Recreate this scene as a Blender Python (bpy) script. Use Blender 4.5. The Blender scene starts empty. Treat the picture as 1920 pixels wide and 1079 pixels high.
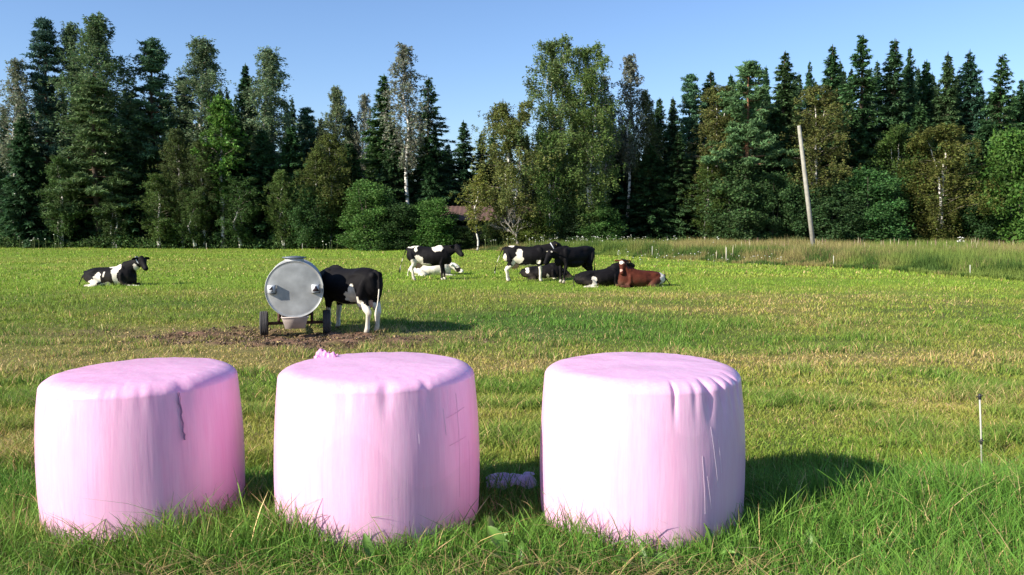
import bpy, math, random
import numpy as np
from mathutils import Vector, Matrix
C = bpy.context.scene.collection
R = math.radians
scene = bpy.context.scene

# ------------------------------------------------------------ camera, sky, sun
FPX = 1600.0; CAMZ = 2.5; PITCH = math.atan(129.5 / FPX)
cam_d = bpy.data.cameras.new('camera'); cam = bpy.data.objects.new('camera', cam_d); C.objects.link(cam)
cam_d.sensor_width = 36.0; cam_d.lens = 36.0 * FPX / 1920.0
cam_d.clip_start = 0.1; cam_d.clip_end = 3000
cam.location = (0, 0, CAMZ); cam.rotation_euler = (math.pi / 2 - PITCH, 0, 0)
scene.camera = cam

SUN_EL = R(28); SUN_DIR2 = (-0.868, -0.496)
SUN_AZ = math.atan2(SUN_DIR2[0], SUN_DIR2[1])
w = bpy.data.worlds.new('World'); scene.world = w; w.use_nodes = True
nt = w.node_tree; nt.nodes.clear()
sky = nt.nodes.new('ShaderNodeTexSky'); sky.sky_type = 'NISHITA'; sky.sun_disc = False
sky.sun_elevation = SUN_EL; sky.sun_rotation = SUN_AZ % (2 * math.pi)
sky.air_density = 1.0; sky.dust_density = 0.35; sky.ozone_density = 3.0; sky.altitude = 100
bg = nt.nodes.new('ShaderNodeBackground'); bg.inputs['Strength'].default_value = 0.090
wo = nt.nodes.new('ShaderNodeOutputWorld')
tint = nt.nodes.new('ShaderNodeMix'); tint.data_type = 'RGBA'; tint.blend_type = 'MULTIPLY'; tint.inputs[0].default_value = 1; tint.inputs[7].default_value = (0.93, 1.0, 1.17, 1)
nt.links.new(sky.outputs[0], tint.inputs[6]); nt.links.new(tint.outputs[2], bg.inputs[0]); nt.links.new(bg.outputs[0], wo.inputs[0])
sd = bpy.data.lights.new('sun', 'SUN'); sd.energy = 4.9; sd.angle = R(0.5); sd.color = (1.0, 0.93, 0.80)
sun = bpy.data.objects.new('sun', sd); C.objects.link(sun)
d = Vector((SUN_DIR2[0], SUN_DIR2[1], 0)).normalized() * math.cos(SUN_EL) + Vector((0, 0, math.sin(SUN_EL)))
sun.rotation_euler = d.to_track_quat('Z', 'Y').to_euler()
scene.view_settings.view_transform = 'Standard'; scene.view_settings.look = 'None'
scene.view_settings.gamma = 1; scene.view_settings.exposure = 0.82
scene.render.engine = 'CYCLES'
scene.cycles.max_bounces = 6; scene.cycles.transparent_max_bounces = 6

# ------------------------------------------------------------ helpers
def tag(o, label=None, cat=None, group=None, kind=None):
    if label: o['label'] = label
    if cat: o['category'] = cat
    if group: o['group'] = group
    if kind: o['kind'] = kind
    return o

def empty(name, loc=(0, 0, 0), rz=0, parent=None):
    o = bpy.data.objects.new(name, None); C.objects.link(o)
    o.empty_display_size = 0.2
    o.location = loc; o.rotation_euler = (0, 0, rz)
    if parent: o.parent = parent
    return o

def make_mesh(name, V, F, col=None, smooth=False):
    """V (n,3) verts, F (m,3) or (m,4) int array, col (n,3) point colours"""
    V = np.ascontiguousarray(V, dtype=np.float32); F = np.ascontiguousarray(F, dtype=np.int32)
    me = bpy.data.meshes.new(name)
    k = F.shape[1]; m = len(F)
    me.vertices.add(len(V)); me.vertices.foreach_set('co', V.ravel())
    me.loops.add(m * k); me.loops.foreach_set('vertex_index', F.ravel())
    me.polygons.add(m); me.polygons.foreach_set('loop_start', np.arange(0, m * k, k, dtype=np.int32))
    if smooth: me.polygons.foreach_set('use_smooth', np.ones(m, dtype=bool))
    me.update(calc_edges=True)
    if col is not None:
        a = me.color_attributes.new('Col', 'FLOAT_COLOR', 'POINT')
        c4 = np.ones((len(V), 4), dtype=np.float32); c4[:, :3] = col
        a.data.foreach_set('color', c4.ravel())
    return me

def link(name, me, mat=None, parent=None):
    o = bpy.data.objects.new(name, me); C.objects.link(o)
    if mat:
        if me.materials: me.materials[0] = mat
        else: me.materials.append(mat)
    if parent: o.parent = parent
    return o

class MB:
    """collects triangles with colours, then links them as one mesh"""
    def __init__(s): s.V = []; s.F = []; s.K = []; s.n = 0
    def add(s, V, F, col=(1, 1, 1)):
        V = np.asarray(V, dtype=np.float64).reshape(-1, 3); F = np.asarray(F, dtype=np.int64)
        if F.shape[1] == 4: F = np.concatenate([F[:, [0, 1, 2]], F[:, [0, 2, 3]]])
        c = np.asarray(col, dtype=np.float64)
        if c.ndim == 1: c = np.tile(c, (len(V), 1))
        s.V.append(V); s.F.append(F + s.n); s.K.append(c); s.n += len(V)
    def tube(s, P, rad, n=6, col=(1, 1, 1), cap=True):
        V, F = tube_arr(P, rad, n, cap); s.add(V, F, col)
    def box(s, c, size, rz=0, col=(1, 1, 1), rx=0):
        x, y, z = [q / 2 for q in size]
        v = np.array([(a * x, b * y, g * z) for a in (-1, 1) for b in (-1, 1) for g in (-1, 1)])
        if rx:
            cx, sx = math.cos(rx), math.sin(rx)
            v = np.stack([v[:, 0], v[:, 1] * cx - v[:, 2] * sx, v[:, 1] * sx + v[:, 2] * cx], 1)
        if rz:
            cz, sz = math.cos(rz), math.sin(rz)
            v = np.stack([v[:, 0] * cz - v[:, 1] * sz, v[:, 0] * sz + v[:, 1] * cz, v[:, 2]], 1)
        v = v + np.array(c)
        s.add(v, [(0, 1, 3, 2), (4, 6, 7, 5), (0, 4, 5, 1), (2, 3, 7, 6), (0, 2, 6, 4), (1, 5, 7, 3)], col)
    def arrays(s): return np.concatenate(s.V), np.concatenate(s.F), np.concatenate(s.K)
    def build(s, name, mat, parent=None, smooth=False):
        V, F, K = s.arrays()
        return link(name, make_mesh(name, V, F, K, smooth), mat, parent)

def tube_arr(P, rad, n=8, cap=True, wid=None):
    """swept tube along P; rad = list of radii, wid = optional sideways radii"""
    P = np.asarray(P, float); m = len(P); rad = np.broadcast_to(np.asarray(rad, float), (m,))
    wid = rad if wid is None else np.broadcast_to(np.asarray(wid, float), (m,))
    T = np.gradient(P, axis=0); T /= np.linalg.norm(T, axis=1)[:, None] + 1e-9
    ref = np.array([0, 0, 1.0]) if abs(T[:, 2]).mean() < 0.8 else np.array([0, 1.0, 0])
    side = np.cross(T, ref)
    bad = np.linalg.norm(side, axis=1) < 0.1
    side[bad] = np.cross(T[bad], np.array([1.0, 0.2, 0]))
    for i in range(1, m):
        if side[i] @ side[i - 1] < 0: side[i] *= -1
    side /= np.linalg.norm(side, axis=1)[:, None] + 1e-9
    up = np.cross(side, T)
    a = np.linspace(0, 2 * math.pi, n, endpoint=False)
    V = (P[:, None, :] + side[:, None, :] * (np.cos(a)[None, :, None] * wid[:, None, None])
         + up[:, None, :] * (np.sin(a)[None, :, None] * rad[:, None, None])).reshape(-1, 3)
    F = []
    for i in range(m - 1):
        for j in range(n):
            k = (j + 1) % n
            F.append((i * n + j, i * n + k, (i + 1) * n + k)); F.append((i * n + j, (i + 1) * n + k, (i + 1) * n + j))
    if cap:
        c0 = len(V); V = np.concatenate([V, P[:1], P[-1:]])
        for j in range(n):
            k = (j + 1) % n
            F.append((c0, k, j)); F.append((c0 + 1, (m - 1) * n + j, (m - 1) * n + k))
    return V, np.array(F)

# projection helpers used to find where things stand (pixel of the photograph -> point in the place)
cp, sp = math.cos(PITCH), math.sin(PITCH)
def ray(px, py):
    x = (px - 960) / FPX; v = -(py - 539.5) / FPX
    return np.array([x, cp + v * sp, -sp + v * cp])
def at(px, py, Y):
    r = ray(px, py); t = Y / r[1]
    return np.array([r[0] * t, Y, CAMZ + r[2] * t])
def sst(a, b, x):
    t = np.clip((x - a) / (b - a), 0, 1); return t * t * (3 - 2 * t)
_rl = np.random.RandomState(7).rand(256, 256)
def vnoise(x, y, s=0):
    x = np.asarray(x, float) + s * 17.31; y = np.asarray(y, float) + s * 9.77
    xi = np.floor(x).astype(int); yi = np.floor(y).astype(int); fx = x - xi; fy = y - yi
    fx = fx * fx * (3 - 2 * fx); fy = fy * fy * (3 - 2 * fy)
    g = lambda a, b: _rl[a & 255, b & 255]
    return (g(xi, yi) * (1 - fx) + g(xi + 1, yi) * fx) * (1 - fy) + (g(xi, yi + 1) * (1 - fx) + g(xi + 1, yi + 1) * fx) * fy
def fbm(x, y, s=0, o=4):
    t = 0; a = 0.5; tot = 0
    for i in range(o):
        t = t + a * vnoise(x, y, s + i * 3); tot += a; a *= 0.5; x = x * 2.03; y = y * 2.03
    return t / tot
def gz(x, y):
    x = np.asarray(x, float); y = np.asarray(y, float)
    base = 0.55 * (1 - sst(6.0, 15.0, y))
    n = (fbm(x * 0.5, y * 0.5, 5, 3) - 0.5) * 0.14 * sst(6.3, 9, y) + (fbm(x * 0.08, y * 0.08, 9, 2) - 0.5) * 0.30 * sst(20, 30, y)
    return base + n
def on_ground(px, py):
    r = ray(px, py); t = 1.0; prev = 1.0
    while t < 400:
        if CAMZ + r[2] * t < gz(r[0] * t, r[1] * t): break
        prev = t; t *= 1.01
    for _ in range(20):
        m = (t + prev) / 2
        if CAMZ + r[2] * m < gz(r[0] * m, r[1] * m): t = m
        else: prev = m
    return np.array([r[0] * t, r[1] * t, float(gz(r[0] * t, r[1] * t))])

# ------------------------------------------------------------ materials
def mat(name, col=(0.5, 0.5, 0.5), rough=0.6, metal=0.0, spec=0.5, attr=False, noise=None, bump=None, translucent=0.0, coat=0.0):
    """noise=(scale, strength, detail) modulates brightness; bump=(scale, strength, distance)"""
    m = bpy.data.materials.new(name); m.use_nodes = True; t = m.node_tree; N = t.nodes; L = t.links
    b = N['Principled BSDF']; out = N['Material Output']
    b.inputs['Roughness'].default_value = rough; b.inputs['Metallic'].default_value = metal
    b.inputs['Specular IOR Level'].default_value = spec; b.inputs['Coat Weight'].default_value = coat
    src = None
    if attr:
        a = N.new('ShaderNodeVertexColor'); a.layer_name = 'Col'; src = a.outputs[0]
        if attr == 'obj':      # per-object tint in object colour
            oi = N.new('ShaderNodeObjectInfo'); mx = N.new('ShaderNodeMix'); mx.data_type = 'RGBA'; mx.blend_type = 'MULTIPLY'
            mx.inputs[0].default_value = 1; L.new(src, mx.inputs[6]); L.new(oi.outputs['Color'], mx.inputs[7]); src = mx.outputs[2]
    if noise:
        tc = N.new('ShaderNodeTexCoord'); n = N.new('ShaderNodeTexNoise'); n.inputs['Scale'].default_value = noise[0]
        n.inputs['Detail'].default_value = noise[2] if len(noise) > 2 else 4
        L.new(tc.outputs['Object'], n.inputs['Vector'])
        mr = N.new('ShaderNodeMapRange'); mr.inputs[1].default_value = 0.25; mr.inputs[2].default_value = 0.75
        mr.inputs[3].default_value = 1 - noise[1]; mr.inputs[4].default_value = 1 + noise[1]
        L.new(n.outputs[0], mr.inputs[0])
        mx = N.new('ShaderNodeVectorMath'); mx.operation = 'SCALE'; L.new(mr.outputs[0], mx.inputs['Scale'])
        if src: L.new(src, mx.inputs[0])
        else: mx.inputs[0].default_value = col
        src = mx.outputs[0]
    if src: L.new(src, b.inputs['Base Color'])
    else: b.inputs['Base Color'].default_value = (*col, 1)
    if bump:
        tc = N.new('ShaderNodeTexCoord'); n = N.new('ShaderNodeTexNoise'); n.inputs['Scale'].default_value = bump[0]; n.inputs['Detail'].default_value = 5
        L.new(tc.outputs['Object'], n.inputs['Vector']); bp = N.new('ShaderNodeBump')
        bp.inputs['Strength'].default_value = bump[1]; bp.inputs['Distance'].default_value = bump[2]
        L.new(n.outputs[0], bp.inputs['Height']); L.new(bp.outputs[0], b.inputs['Normal'])
    if translucent:
        tr = N.new('ShaderNodeBsdfTranslucent'); ms = N.new('ShaderNodeMixShader'); ms.inputs[0].default_value = translucent
        if src: L.new(src, tr.inputs[0])
        else: tr.inputs[0].default_value = (*col, 1)
        L.new(b.outputs[0], ms.inputs[1]); L.new(tr.outputs[0], ms.inputs[2]); L.new(ms.outputs[0], out.inputs[0])
    return m

M = {}
M['grass'] = mat('grass_blades', rough=0.6, spec=0.15, attr=True, translucent=0.3)
M['leaf'] = mat('leaves', rough=0.6, spec=0.18, attr='obj', translucent=0.32)
M['needle'] = mat('needles', rough=0.65, spec=0.2, attr='obj', translucent=0.26)
M['bark'] = mat('bark', rough=0.85, spec=0.2, attr=True, noise=(6, 0.3))
M['ground'] = mat('soil_and_turf', rough=0.95, spec=0.1, attr=True, noise=(18, 0.35, 8), bump=(30, 0.6, 0.03))
# ------------------------------------------------------------ the field: one ground sheet and its grass
BALES = [(266, 5.36, 0.608, 1.03), (708, 5.36, 0.645, 1.057), (1203, 5.36, 0.645, 1.057)]
BALE_XY = [((px - 960) / FPX * 5.42, Y) for px, Y, r, h in BALES]
def px_of(x, y): return 960 + FPX * x / (y * cp + 2.2 * sp)
EDGE_PX = np.array([-400, 0, 700, 860, 1000, 1120, 1230, 1362, 1563, 1820, 1920, 2400.])
EDGE_D = np.array([70, 70, 70, 69, 63, 58, 54, 49.5, 43.5, 36.0, 34.5, 30.])
def edge_d(px): return np.interp(px, EDGE_PX, EDGE_D)

def field_fn(x, y):
    """returns turf colour mix: yellow 0..1, dry 0..1, mud 0..1, vigour 0..1"""
    x = np.asarray(x, float); y = np.asarray(y, float)
    px = px_of(x, y)
    a = fbm(x * 0.55, y * 0.7, 1, 4); b = fbm(x * 0.16, y * 0.30, 2, 4); c = fbm(x * 2.2, y * 2.0, 3, 3)
    streak = fbm(x * 0.05, y * 0.55, 8, 4)
    near = 1 - sst(6.35, 6.85, y + (a - 0.5) * 0.5)
    mid = sst(6.4, 7.2, y) * (1 - sst(14.5, 16.5, y))
    far = sst(24, 32, y)
    yellow = 0.32 + 0.60 * (b - 0.5) * 2 + 0.35 * (a - 0.5) * 2
    yellow = yellow * (1 - near) + (0.02 + 0.45 * (a - .4)) * near
    yellow += 0.20 * mid + 0.16 * (c - 0.5) * 2 * mid
    # straw-coloured mown band behind the bales and a second one farther out
    w = (fbm(x * 0.25, y * 0.2, 12, 3) - .5) * 2.4
    band = np.exp(-((y + w * .7 - 14.6 - 0.02 * x) / 1.1) ** 2)
    band2 = np.exp(-((y + w * 1.5 - 27.2) / 1.2) ** 2) * sst(-3, 2, x) * (1 - sst(12, 16, x))
    band3 = np.exp(-((y + w - 9.3) / 0.7) ** 2) * sst(2.5, 5.0, x)
    band4 = np.exp(-((y + w * 1.4 - 23.2) / 1.0) ** 2) * sst(-1, 3, x) * (1 - sst(7, 9, x))
    yellow += band * 0.55 + band2 * 0.45 + band3 * 0.4 + band4 * 0.4
    # lush patch to the right of the tank
    lush = np.exp(-(((x - 0.6) / 5.2) ** 2 + ((y + w * .5 - 19.8) / 3.0) ** 2) ** 1.4)
    yellow -= lush * 0.42
    # far pasture: even light green with darker streaks
    yellow = yellow * (1 - far) + far * (0.12 + (streak - .5) * 1.0 + (b - .5) * .35)
    worn = np.exp(-(((x + 4.8) / 5.2) ** 2 + ((y - 17.6) / 2.4) ** 2) ** 1.5) * (1 - .5 * sst(.45, .65, a))
    yellow += worn * .6
    yellow = np.clip(yellow, 0, 1)
    dry = np.clip((worn * .85 + band * 0.5 + band2 * .35 + band3 * .3 + band4 * .3) * (0.4 + 1.2 * c) + 0.55 * sst(0.62, 0.78, b) * (1 - near) * (1 - far), 0, 1)
    # trampled mud around the trailer
    q = ((x + 4.7) / 3.2) ** 2 + ((y - 17.8) / 1.45) ** 2
    q2 = ((x + 3.9) / 1.8) ** 2 + ((y - 17.5) / 1.1) ** 2
    mud = np.clip(1.1 - q * 0.8 + (a - .5) * 3.6 + (c - .5) * 1.6, 0, 1) * 0.7 + np.clip(1.2 - q2 + (c - .5) * 2.4, 0, 1) * 0.6
    q3 = ((x + 8.6) / 2.6) ** 2 + ((y - 18.6) / 1.1) ** 2
    mud = np.clip(mud + 0.35 * np.clip(1 - q3 + (a - .5) * 2, 0, 1), 0, 1)
    vig = np.clip(0.5 + (a - 0.5) * 1.6 - dry * .5 + (c - .5) * .8 + lush * .35, 0.05, 1)
    return yellow, dry, mud, vig, near, far, lush

GREEN = np.array([0.155, 0.252, 0.030]); LUSH = np.array([0.100, 0.200, 0.032]); OLIVE = np.array([0.355, 0.325, 0.075])
NEARG = np.array([0.120, 0.248, 0.038]); STRAW = np.array([0.50, 0.37, 0.17]); MUD = np.array([0.185, 0.130, 0.092]); FARG = np.array([0.215, 0.318, 0.040])
def turf_col(x, y, rs=None):
    ye, dry, mud, vig, near, far, lush = field_fn(x, y)
    e = lambda q: q[:, None]
    g = GREEN * (1 - e(lush)) + LUSH * e(lush)
    g = g * (1 - e(near)) + NEARG * e(near); g = g * (1 - e(far)) + FARG * e(far)
    c = g * (1 - e(ye)) + OLIVE * e(ye)
    tf = sst(0.52, 0.70, fbm(x * 1.4, y * 1.4, 41, 3)) * sst(6.6, 7.4, y) * (1 - sst(19, 24, y)) * .62
    c = c * (1 - e(tf)) + LUSH * 1.15 * e(tf)
    if rs is not None:
        n = len(x)
        isdry = rs.rand(n) < (dry * 0.65 + 0.05 + 0.10 * ye + 0.025 * near)
        c = np.where(isdry[:, None], STRAW * (0.75 + 0.5 * rs.rand(n, 1)), c)
        c = c * 1.12 * (0.6 + 0.8 * rs.rand(n, 1)) * (1 + 0.25 * (rs.rand(n, 3) - .5))
    else:
        c = c * (1 - e(dry) * .6) + STRAW * 0.75 * e(dry) * .6
    return c, (ye, dry, mud, vig, near, far, lush)

# ground sheet
ys = np.concatenate([np.linspace(-40, 3, 8), np.arange(3.2, 15, 0.16), np.arange(15.05, 21, 0.07), np.arange(21.1, 24, 0.16), 24 * 1.018 ** np.arange(0, 70), np.array([90, 110, 150, 250, 500, 900, 1600])])
us = np.concatenate([np.linspace(-14, -1.0, 16), np.linspace(-0.95, 0.95, 260), np.linspace(1.0, 14, 16)])
X = []; Yg = []
for yy in ys:
    hw = max(abs(yy), 6) * 0.8
    X.append(us * hw); Yg.append(np.full(len(us), yy))
X = np.array(X).ravel(); Yg = np.array(Yg).ravel(); Z = gz(X, Yg)
cg, info = turf_col(X, Yg)
mud = info[2]; soil = np.array([0.085, 0.075, 0.035])
mixs = (0.45 * (1 - info[5]))[:, None]
cg = cg * 0.72 * (1 - mixs) + soil * mixs
mv = (0.1 + 1.5 * fbm(X * 4.5, Yg * 4.5, 14, 4))[:, None] * np.array([1.15, .95, .88])
cg = cg * (1 - mud[:, None]) + MUD * mv * mud[:, None]
Z = Z + np.clip(mud, 0, 1) * (Yg > 12) * (fbm(X * 5, Yg * 5, 15, 4) - .5) * .22
nu = len(us); ii = np.arange(len(ys) - 1)[:, None] * nu + np.arange(nu - 1)[None, :]
F = np.stack([ii, ii + 1, ii + nu + 1, ii + nu], -1).reshape(-1, 4)
o = link('ground', make_mesh('ground', np.stack([X, Yg, Z], 1), F, cg, True), M['ground']); tag(o, kind='structure')

def blades(P, H, W, lean, bend, K, segs, rs, flat=0.0):
    """P (n,3) H W heights widths, lean (n,2) sideways tip offset, bend 0..1; colours K"""
    n = len(P); a = rs.rand(n) * math.pi
    s = np.stack([np.cos(a), np.sin(a), np.zeros(n)], 1) * (W / 2)[:, None]
    lv = []; m = segs
    for k in range(m):
        t = k / m
        c = P + np.stack([lean[:, 0] * t ** 1.7, lean[:, 1] * t ** 1.7, H * (t - bend * 0.45 * t ** 3)], 1)
        ww = 1 - 0.55 * t
        lv += [c - s * ww, c + s * ww]
    lv.append(P + np.stack([lean[:, 0], lean[:, 1], H * (1 - bend * 0.45)], 1))
    nv = 2 * m + 1
    V = np.stack(lv, 1).reshape(-1, 3)
    f = []
    for k in range(m - 1):
        q = 2 * k; f += [(q, q + 1, q + 3), (q, q + 3, q + 2)]
    q = 2 * (m - 1); f.append((q, q + 1, q + 2))
    F = (np.array(f)[None] + (np.arange(n) * nv)[:, None, None]).reshape(-1, 3)
    return V, F, np.repeat(K, nv, 0)

def scatter(n, y0, y1, rs, p=1.0, fov=0.69):
    y = y0 + (y1 - y0) * rs.rand(n) ** p
    # density proportional to 1/width so that area sampling stays even across a row
    x = (rs.rand(n) * 2 - 1) * (y * fov + 0.4)
    return x, y

def clear_of(x, y, extra=0.0):
    k = np.ones(len(x), bool)
    for (bx, by), (px, Y, r, h) in zip(BALE_XY, BALES):
        k &= (x - bx) ** 2 + (y - by) ** 2 > (r - 0.03 + extra) ** 2
    return k

gm = MB()
def zone(n, y0, y1, h, wd, segs, seed, p=1.0, fov=0.69, leanf=0.5, clump=0.0, dens=None):
    rs = np.random.RandomState(seed); x, y = scatter(n, y0, y1, rs, p, fov)
    if clump:
        nc = max(1, n // 14); cx, cy = scatter(nc, y0, y1, rs, p, fov); j = rs.randint(0, nc, n); mk = rs.rand(n) < 0.6
        x = np.where(mk, cx[j] + rs.normal(0, clump, n), x); y = np.where(mk, cy[j] + rs.normal(0, clump, n), y)
    k = clear_of(x, y) & (y < edge_d(px_of(x, y)) + 1)
    K, (ye, dry, mud, vig, near, far, lush) = turf_col(x, y, rs)
    md = rs.rand(n) < mud; k &= ~(md & (rs.rand(n) < .6)); K = np.where((md & (y > 12))[:, None], (STRAW * .35 + MUD * .6) * (.15 + 1.1 * rs.rand(n, 1) ** 1.3), K)
    if dens is not None: k &= rs.rand(n) < dens(x, y, vig)
    x, y, K, vig = x[k], y[k], K[k], vig[k]; n = len(x)
    H = h(x, y, vig) * (0.45 + 0.75 * rs.rand(n)); W = wd * (0.6 + 0.8 * rs.rand(n))
    ang = rs.rand(n) * 2 * math.pi; L = H * leanf * (0.2 + 1.1 * rs.rand(n))
    lean = np.stack([np.cos(ang) * L, np.sin(ang) * L], 1)
    P = np.stack([x, y, gz(x, y) - 0.01], 1)
    gm.add(*blades(P, H, W, lean, rs.rand(n), K, segs, rs))

# tall uncut strip the bales stand in
def h_near(x, y, v):
    d = np.full(len(x), 9.0)
    for (bx, by), (px, Y, r, h) in zip(BALE_XY, BALES): d = np.minimum(d, np.hypot(x - bx, y - by) - r)
    rise = 0.17 + 0.16 * sst(0.35, 0.75, fbm(x * 1.3, y * 1.3, 21, 3)) + 0.10 * sst(1.2, 2.2, x) * (1 - sst(5.6, 6.0, y))
    return (rise + .085 * (y < 5.0)) * (1 - .5 * sst(5.7, 6.4, y)) * (1 - .5 * (1 - sst(4.25, 4.5, y)) * np.clip(np.exp(-((x - .5) / .9) ** 2) + np.exp(-((x + 1.75) / .45) ** 2) + .3, 0, 1)) * (0.8 + .45 * v)
zone(125000, 3.5, 6.9, h_near, 0.0060, 3, 31, leanf=0.36, clump=0.05)
zone(15000, 3.5, 6.3, lambda x, y, v: h_near(x, y, v) * 1.2, 0.008, 4, 32, leanf=1.1, clump=0.03)
# mown stubble with dense tufts
tuft = lambda x, y: sst(0.52, 0.70, fbm(x * 1.4, y * 1.4, 41, 3))
zone(190000, 6.4, 11.5, lambda x, y, v: 0.055 + 0.035 * v + 0.12 * tuft(x, y), 0.0075, 2, 33, leanf=0.9, clump=0.06)
zone(150000, 11.0, 21, lambda x, y, v: 0.05 + 0.05 * v + 0.13 * tuft(x, y), 0.012, 2, 34, leanf=0.8, clump=0.08)
zone(120000, 20, 36, lambda x, y, v: 0.07 + 0.05 * v + 0.07 * tuft(x, y), 0.024, 1, 35, leanf=0.6, clump=0.12)
zone(100000, 35, 71, lambda x, y, v: 0.09 + 0.07 * v, 0.055, 1, 36, leanf=0.5, clump=0.2)
go = gm.build('grass', M['grass'])
tag(go, 'green and yellowed pasture grass growing all over the field', 'grass', kind='stuff')

# clods and trampled stems in the mud
cm_ = MB(); rs = np.random.RandomState(45); n = 26000
x = rs.uniform(-9.5, 0.5, n); y = rs.uniform(15.2, 20.5, n)
mdv = field_fn(x, y)[2]; k = rs.rand(n) < (mdv - .25) * .9; x, y = x[k], y[k]; n = len(x)
sz = .018 + .05 * rs.rand(n) ** 2.5; z = gz(x, y) + sz * .3
d3 = rs.normal(size=(n, 4, 3)); d3 /= np.linalg.norm(d3, axis=2)[:, :, None]; d3[:, :, 2] *= .7
V = (np.stack([x, y, z], 1)[:, None] + d3 * sz[:, None, None]).reshape(-1, 3)
F = (np.array([(0, 1, 2), (0, 2, 3), (0, 3, 1), (1, 3, 2)])[None] + (np.arange(n) * 4)[:, None, None]).reshape(-1, 3)
kc = np.where((rs.rand(n) < .16)[:, None], STRAW * .7, MUD * (.25 + 1.0 * rs.rand(n, 1))); cm_.add(V, F, np.repeat(kc, 4, 0))
M['clod'] = mat('damp_clods', rough=.85, spec=.2, attr=True)
co_ = cm_.build('mud_clods', M['clod']); tag(co_, 'dark churned clods of mud around the water trailer', 'mud', kind='stuff')

# lodged straw lying in the foreground
sm = MB(); rs = np.random.RandomState(51); n = 3800
x = rs.uniform(-3.2, 3.2, n); y = 3.95 + rs.rand(n) * 0.7
wgt = np.exp(-((x - 0.5) / 1.0) ** 2) * .9 + np.exp(-((x + 1.75) / .5) ** 2) * .7 + 0.05 + .22 * sst(1.2, 2.4, x)
wgt *= 0.04 + np.exp(-((y - 4.25) / 0.14) ** 2)
k = rs.rand(n) < wgt; x, y = x[k], y[k]; n = len(x)
L = 0.10 + 0.25 * rs.rand(n); a = rs.normal(0, 0.6, n) + (rs.rand(n) < .5) * math.pi
P = np.stack([x, y, gz(x, y) + 0.07 + 0.08 * rs.rand(n)], 1)
K = STRAW * (0.45 + 0.9 * rs.rand(n, 1))
V, Fb, Kb = blades(P, 0.05 + 0.09 * rs.rand(n), np.full(n, .0042), np.stack([np.cos(a) * L, np.sin(a) * L * .7], 1), 1.0 * rs.rand(n), K, 3, rs)
sm.add(V, Fb, Kb)
so = sm.build('dry_straw', M['grass']); tag(so, 'pale dry grass stems lying across the bottom foreground', 'straw', kind='stuff')

# rough meadow strip between pasture and wood on the right
mm = MB(); rs = np.random.RandomState(61)
px = rs.uniform(850, 1980, 330000); D0 = edge_d(px); dd = rs.rand(len(px)) ** 1.6 * 30; y = D0 + dd
k = (y < 73) & (rs.rand(len(px)) < np.clip(D0 / 60, 0, 1)); px, y, D0 = px[k], y[k], D0[k]
x = (px - 960) / FPX * y * 1.003; n = len(x)
t1 = fbm(x * .35, y * .35, 71, 4); t2 = fbm(x * .12, y * .2, 72, 3); t3 = fbm(x * 1.1, y * 1.1, 73, 3)
edge = sst(0, 2.6, y - D0); H = (0.26 + edge * 0.72) * (0.55 + 0.9 * t1) * (0.55 + .6 * rs.rand(n)) * (0.42 + 0.58 * sst(880, 1130, px))
cA = np.array([.175, .24, .05]); cB = np.array([.29, .26, .095]); cC = np.array([.075, .135, .028]); cD = np.array([.30, .18, .12])
q = sst(.40, .62, t2 + .35 * (t1 - .5))[:, None]; K = cA * (1 - q) + cB * q
K = np.where((t3 > .53)[:, None] & (y - D0 < 5)[:, None], cC, K); K = np.where((rs.rand(n) < .07 * (t2 > .45))[:, None], cD, K)
K = K * (0.6 + .8 * rs.rand(n, 1))
ang = rs.rand(n) * 6.28; Ln = H * (.1 + .35 * rs.rand(n))
mm.add(*blades(np.stack([x, y, gz(x, y) - .02], 1), H, .028 + .03 * rs.rand(n), np.stack([np.cos(ang) * Ln, np.sin(ang) * Ln], 1), rs.rand(n) * .4, K, 1, rs))
mo = mm.build('tall_meadow_grass', M['grass']); tag(mo, 'tall brownish rough grass and weeds along the wood edge', 'tall grass', kind='stuff')

# white umbels and pinkish seed heads standing over it
M['umbel'] = mat('umbel_petals', (0.80, 0.80, 0.74), rough=0.7, attr=True)
fm = MB(); rs = np.random.RandomState(62)
def flower(px, D, z, r, c):
    x = (px - 960) / FPX * D; g = float(gz(x, D))
    fm.tube([(x, D, g), (x + .03, D, g + z * .5), (x, D, g + z)], [.012, .01, .008], 3, (.13, .17, .05), False)
    n = 7; a = np.linspace(0, 6.28, n, endpoint=False)
    V = [(x, D, g + z + r * .35)] + [(x + r * math.cos(q), D + r * math.sin(q), g + z + .02 * rs.randn()) for q in a] + [(x, D, g + z - r * .2)]
    fm.add(V, [(0, 1 + i, 1 + (i + 1) % n) for i in range(n)] + [(n + 1, 1 + (i + 1) % n, 1 + i) for i in range(n)], c)
for i in range(120):
    c0 = [945, 1000, 1050, 1120, 1170, 1240, 1330, 1100, 1190][rs.randint(9)]
    px = rs.normal(c0, 28); D = 61 + 7 * rs.rand()
    flower(px, D, .75 + .5 * rs.rand(), .03 + .06 * rs.rand() ** 2, (.62, .62, .56))
for i in range(18): flower(rs.uniform(20, 125) if i % 3 else rs.uniform(600, 660), 69.2, .35 + .8 * rs.rand(), .05 + .03 * rs.rand(), (.6, .62, .55))
for i in range(60): flower(rs.uniform(1150, 1480), rs.uniform(44, 52), .25 + .4 * rs.rand(), .035, (.75, .74, .68))
for i in range(10):
    px = 1800 + rs.normal(0, 7); flower(px, 52, 1.15 + .3 * rs.rand(), .07, (.75, .74, .7))
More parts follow.
